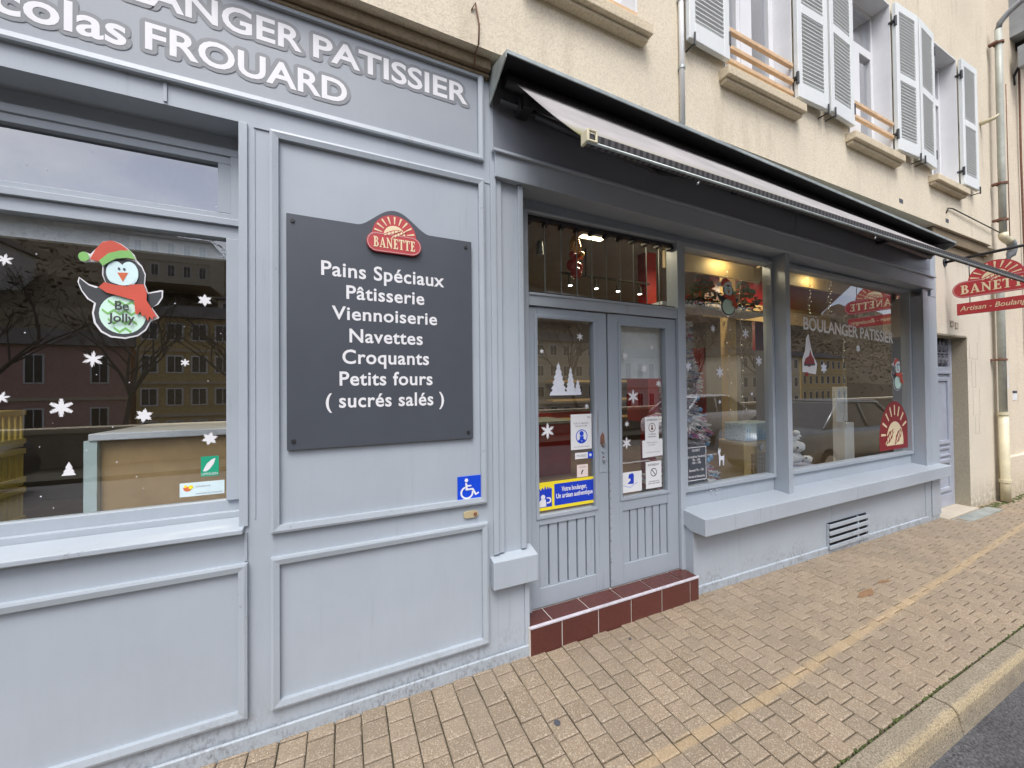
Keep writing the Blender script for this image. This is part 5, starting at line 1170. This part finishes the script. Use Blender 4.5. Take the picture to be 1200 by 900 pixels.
# ceiling lamps that are lit
def lamp(x, y, z, lx, lb, e, col=(1, .82, .55), mat='lamp_warm'):
    t = thing('ceiling_lamp', lb, 'ceiling lamp', (x, y, z))
    b = MB(); b.box(x-lx/2, x+lx/2, y-.05, y+.05, z, z+.04); b.build('housing', 'white_plastic', t); b = MB(); b.box(x-lx/2+.01, x+lx/2-.01, y-.025, y+.025, z-.006, z); b.build('diffuser', mat, t)
    ld = bpy.data.lights.new('lamp_light', 'AREA'); ld.energy = e; ld.shape = 'RECTANGLE'; ld.size = lx; ld.size_y = .08; ld.color = col
    lo = bpy.data.objects.new('lamp_light', ld); COL.objects.link(lo); lo.parent = t; lo.location = (0, 0, -.012)
lamp(1.95, .62, 2.86, .24, 'lit strip lamp on the ceiling beside the bauble cluster', 4, (1, .85, .6))
lamp(3.22, .46, 2.86, .20, 'lit lamp behind the pelmet of the first right window', 5)
lamp(4.55, .50, 2.86, .20, 'lit lamp behind the pelmet at the left of the second right window', 5)
lamp(5.6, 3.2, 2.95, .9, 'lit strip lamp deep inside the shop behind the second window', 20)
lamp(3.0, 3.4, 2.95, .9, 'lit strip lamp deep inside the shop behind the doors', 16)
lamp(-1.2, 2.6, 2.95, .6, 'lit strip lamp in the back room behind the left window', 14)
for i, (x, xo) in enumerate(((3.12, .30), (4.50, .30))):
    tt = thing('pelmet_lamp', ('small lit strip under the head of the first right window, lighting its pelmet', 'small lit strip under the head of the second right window, lighting its pelmet')[i], 'lamp', (x, .215, 2.715))
    b = MB(); b.box(x-.12, x+.12, .205, .225, 2.71, 2.73); b.build('body', 'black_plastic', tt)
    ld = bpy.data.lights.new('lamp_light', 'AREA'); ld.energy = .6; ld.shape = 'RECTANGLE'; ld.size = .22; ld.size_y = .015; ld.color = (1, .78, .40)
    lo = bpy.data.objects.new('lamp_light', ld); COL.objects.link(lo); lo.parent = tt; lo.location = (0, 0, -.008); lo.rotation_euler = (radians(35), 0, 0)

# ------------------------------------------------------------------ across the street (seen in the window reflections)
t = thing('quay_wall', 'low stone quay wall across the street', 'wall', (0, -9, 0)); b = MB(); b.box(-60, 120, -9.3, -8.95, -.3, .70); b.build('masonry', 'quay_stone', t); b = MB(); b.box(-60, 120, -9.36, -8.9, .70, .82); b.build('coping', 'sill_stone', t, bev=.02)
b = MB(); hr = random.Random(77); nx, ny = 90, 22; rows = []
for j in range(ny+1):
    v = j/ny; row = []
    for i in range(nx+1):
        x = -170+i*(560/nx); y = -46-v*80; z = -3+((48-20*math.exp(-((x-2)/26)**2))+5*sin(x*.021+1)+3*sin(x*.07))*(v**.75)+hr.uniform(-1, 1)*(.4+v*1.6); row.append(b.bm.verts.new((x, y, z)))
    rows.append(row)
for j in range(ny):
    for i in range(nx): b.bm.faces.new([rows[j][i], rows[j+1][i], rows[j+1][i+1], rows[j][i+1]])
bmesh.ops.recalc_face_normals(b.bm, faces=b.bm.faces[:]); b.build('hill', 'hill_brush', kind='structure')
b = MB()
for k in range(11000):      # scrub and bare woodland on the slope
    x = hr.uniform(-110, 230); v = hr.random()**.8; y = -47-v*76; z = -3+((48-20*math.exp(-((x-2)/26)**2))+5*sin(x*.021+1)+3*sin(x*.07))*(v**.75)
    for q in range(3):
        c = Vector((x+hr.uniform(-1, 1), y+hr.uniform(-1, 1), z+hr.uniform(.2, 2.6))); u_ = Vector((hr.uniform(-1, 1), hr.uniform(-1, 1), hr.uniform(-.4, 1))).normalized()*hr.uniform(.2, .7); w_ = Vector((hr.uniform(-1, 1), hr.uniform(-1, 1), hr.uniform(-1, 1))).normalized()*hr.uniform(.1, .4)
        b.bm.faces.new([b.bm.verts.new(p) for p in (c-u_, c+w_*.6, c+u_, c-w_)])
b.build('hillside_scrub', 'scrub', kind='stuff')
def house(x0, x1, y, z0, h, mat, lb, floors, gap=2.0, dep=8, roof=1.5):
    t = thing('town_house', lb, 'house', ((x0+x1)/2, y-dep/2, z0), 'houses across the river')
    b = MB(); b.box(x0, x1, y-dep, y, z0, z0+h); b.build('wall', mat, t)
    b = MB(); b.hexa([(x0-.4,y-dep-.4,z0+h),(x1+.4,y-dep-.4,z0+h),(x1+.4,y+.4,z0+h),(x0-.4,y+.4,z0+h),(x0+1,y-dep*.6,z0+h+roof),(x1-1,y-dep*.6,z0+h+roof),(x1-1,y-dep*.4,z0+h+roof),(x0+1,y-dep*.4,z0+h+roof)]); b.build('roof', 'roof_slate', t)
    n = max(2, int((x1-x0)/gap)); fh = h/floors
    for f in range(1, floors): b = MB(); b.box(x0-.05, x1+.05, y, y+.12, z0+f*fh-.12, z0+f*fh+.08); b.build('string_course', 'sill_stone', t)
    for f in range(floors):
        for k in range(n):
            cx = x0+(x1-x0)*(k+.5)/n; zz = z0+f*fh+fh*.28
            b = MB(); b.box(cx-.5, cx+.5, y, y+.05, zz, zz+fh*.55); w_ = b.build('window', 'white_plastic', t); b = MB(); b.box(cx-.4, cx-.03, y+.05, y+.06, zz+.1, zz+fh*.55-.1); b.box(cx+.03, cx+.4, y+.05, y+.06, zz+.1, zz+fh*.55-.1); b.build('pane', 'car_glass', w_)
house(-13.5, -2.0, -33, -2.5, 9.6, 'house_ochre', 'ochre house with dark roof across the river', 4, 1.35)
house(-24, -14.2, -34, -2.5, 7.4, 'house_pink', 'dusty pink house across the river', 2, 2.9)
house(-36, -25, -33, -2.5, 8.2, 'house_beige', 'beige house at the left end across the river', 3)
house(2, 13, -36, -2.5, 8.8, 'house_pink', 'broad pink house across the river', 3)
house(16, 30, -35, -2.5, 9.5, 'house_beige', 'broad beige house across the river', 4, 1.6)
house(33, 45, -36, -2.5, 8, 'house_white', 'white house across the river', 2)
house(55, 70, -35, -2.5, 9, 'house_beige', 'beige house far to the right across the river', 3)
house(-16, -8, -62, 9, 5.5, 'house_beige', 'house high on the hillside', 2)
house(-4, 4, -66, 11, 5, 'house_white', 'pale house high on the hillside', 2)
house(-58, -40, -66, 14, 7, 'house_white', 'long pale house high on the left hillside', 2, 2.6)
house(-30, -20, -74, 19, 7, 'house_beige', 'beige house below the ridge', 2)
house(22, 36, -70, 13, 7, 'house_white', 'long white house on the right hillside', 2, 2.4)
house(80, 96, -40, -2, 9, 'house_ochre', 'ochre house far right across the river', 3)
def bare_tree(x, y, z, h, seed, lb):
    t = thing('bare_tree', lb, 'tree', (x, y, z), 'bare trees across the river'); rr = random.Random(seed); b = MB(); br_ = MB()
    def grow(mb, p, d, L, r, lev):
        pts = [p]; q = p.copy(); dd = d.copy()
        for k in range(4): dd = (dd+Vector((rr.uniform(-.18, .18), rr.uniform(-.18, .18), rr.uniform(-.05, .12)))).normalized(); q = q+dd*L/4; pts.append(q.copy())
        mb.tube(pts, [r*(1-.14*k) for k in range(5)], 5 if lev else 8, False)
        if lev < 4 and r > .004:
            for k in range(3 if lev else 5):
                a = rr.uniform(0, 2*pi); e = rr.uniform(.4, .9); s_ = Vector((cos(a), sin(a), 0)); nd = (dd*.8+s_*e+Vector((0, 0, .15))).normalized()
                grow(br_, pts[rr.choice((2, 3, 4)) if lev else 4], nd, L*rr.uniform(.55, .8), r*.5, lev+1)
    grow(b, Vector((x, y, z)), Vector((0, 0, 1)), h*.36, h*.016, 0)
    b.build('trunk', 'bark', t); br_.build('branches', 'bark', t)
for i, (x, y, h) in enumerate(((-4.5, -24, 12), (-9.5, -21, 11), (-15.5, -23, 12), (-1.2, -20, 10), (6, -23, 13), (17, -22, 13), (30, -23, 13), (44, -24, 13))):
    bare_tree(x, y, -2.5, h, 40+i, ('bare tree on the far river bank left of the crates', 'bare tree on the far river bank before the ochre house', 'bare tree on the far river bank before the pink house', 'slim bare tree on the far river bank nearest the left window', 'bare tree on the far river bank facing the doors', 'bare tree on the far river bank facing the second window', 'bare tree on the far river bank further right', 'bare tree on the far river bank farthest right')[i])
def car(x, y, z, mat, lb, flip=1):
    t = thing('parked_car', lb, 'car', (x, y, z))
    S = [(-2.1, .30, .55, .78), (-2.05, .25, .72, .84), (-1.4, .22, .86, .88), (-.95, .22, .92, .88), (.9, .22, .94, .88), (1.5, .22, .92, .88), (2.0, .26, .84, .84), (2.1, .32, .6, .78)]
    b = MB(); rings = []
    for sx, lo, hi, hw in S: rings.append([b.bm.verts.new((x+flip*sx, y+v*hw*s_, z+lo+(hi-lo)*f)) for v, s_, f in ((-1, .92, 0), (-1, 1, .4), (-1, .98, .75), (-1, .86, 1), (1, .86, 1), (1, .98, .75), (1, 1, .4), (1, .92, 0))])
    for A, B in zip(rings, rings[1:]):
        for k in range(8): f = b.bm.faces.new([A[k], A[(k+1)%8], B[(k+1)%8], B[k]]); f.smooth = True
    b.bm.faces.new(rings[0]); b.bm.faces.new(rings[-1]); bmesh.ops.recalc_face_normals(b.bm, faces=b.bm.faces[:]); bo = b.build('body', mat, t)
    b = MB()
    cb = [(-1.75, .90), (-1.1, 1.38), (.35, 1.42), (1.15, .92)]
    lo = [b.bm.verts.new((x+flip*u, y+s_*.72, z+v)) for s_ in (-1, 1) for u, v in (cb[0], cb[3])]; hi = [b.bm.verts.new((x+flip*u, y+s_*.58, z+v)) for s_ in (-1, 1) for u, v in (cb[1], cb[2])]
    for f in ((lo[0], lo[1], hi[1], hi[0]), (lo[2], lo[3], hi[3], hi[2]), (lo[0], lo[2], hi[2], hi[0]), (lo[1], lo[3], hi[3], hi[1])): b.bm.faces.new(f)
    b.build('windows', 'car_glass', t)
    b = MB(); b.hexa([(x+flip*-1.12-.02,y-.60,z+1.37),(x+flip*.37,y-.60,z+1.41),(x+flip*.37,y+.60,z+1.41),(x+flip*-1.12,y+.60,z+1.37),(x+flip*-1.0,y-.52,z+1.43),(x+flip*.25,y-.52,z+1.46),(x+flip*.25,y+.52,z+1.46),(x+flip*-1.0,y+.52,z+1.43)]) if flip > 0 else b.box(x-.37, x+1.12, y-.58, y+.58, z+1.39, z+1.44)
    for s_ in (-1, 1):
        b.tube([(x+flip*-1.1, y+s_*.585, z+1.385), (x+flip*.35, y+s_*.585, z+1.425), (x+flip*1.15, y+s_*.725, z+.925)], .03, 6); b.tube([(x+flip*-.35, y+s_*.585, z+1.40), (x+flip*-.40, y+s_*.725, z+.92)], .03, 6)
        b.tube([(x+flip*-1.1, y+s_*.585, z+1.385), (x+flip*-1.75, y+s_*.725, z+.91)], .035, 6)
    b.build('roof', mat, t)
    for sx in (-1.3, 1.3):
        for s_ in (-1, 1):
            b = MB(); b.cyl((x+sx, y+s_*.78, z+.31), .31, .20, 'Y', 24); wh = b.build('wheel', 'tyre', t); b = MB(); b.cyl((x+sx, y+s_*.885, z+.31), .19, .02, 'Y', 16); b.build('rim', 'steel', wh)
car(9.2, -2.35, gz(9.2)-.105, 'car_grey', 'grey car parked at the kerb beyond the hanging sign', -1)
car(11, -6.4, -.15, 'car_white', 'white car parked on the far side of the street')
car(-7, -6.4, -.105, 'car_dark', 'dark car parked on the far side of the street to the left')
for o in list(SC.objects):
    if '_o' in o: del o['_o']
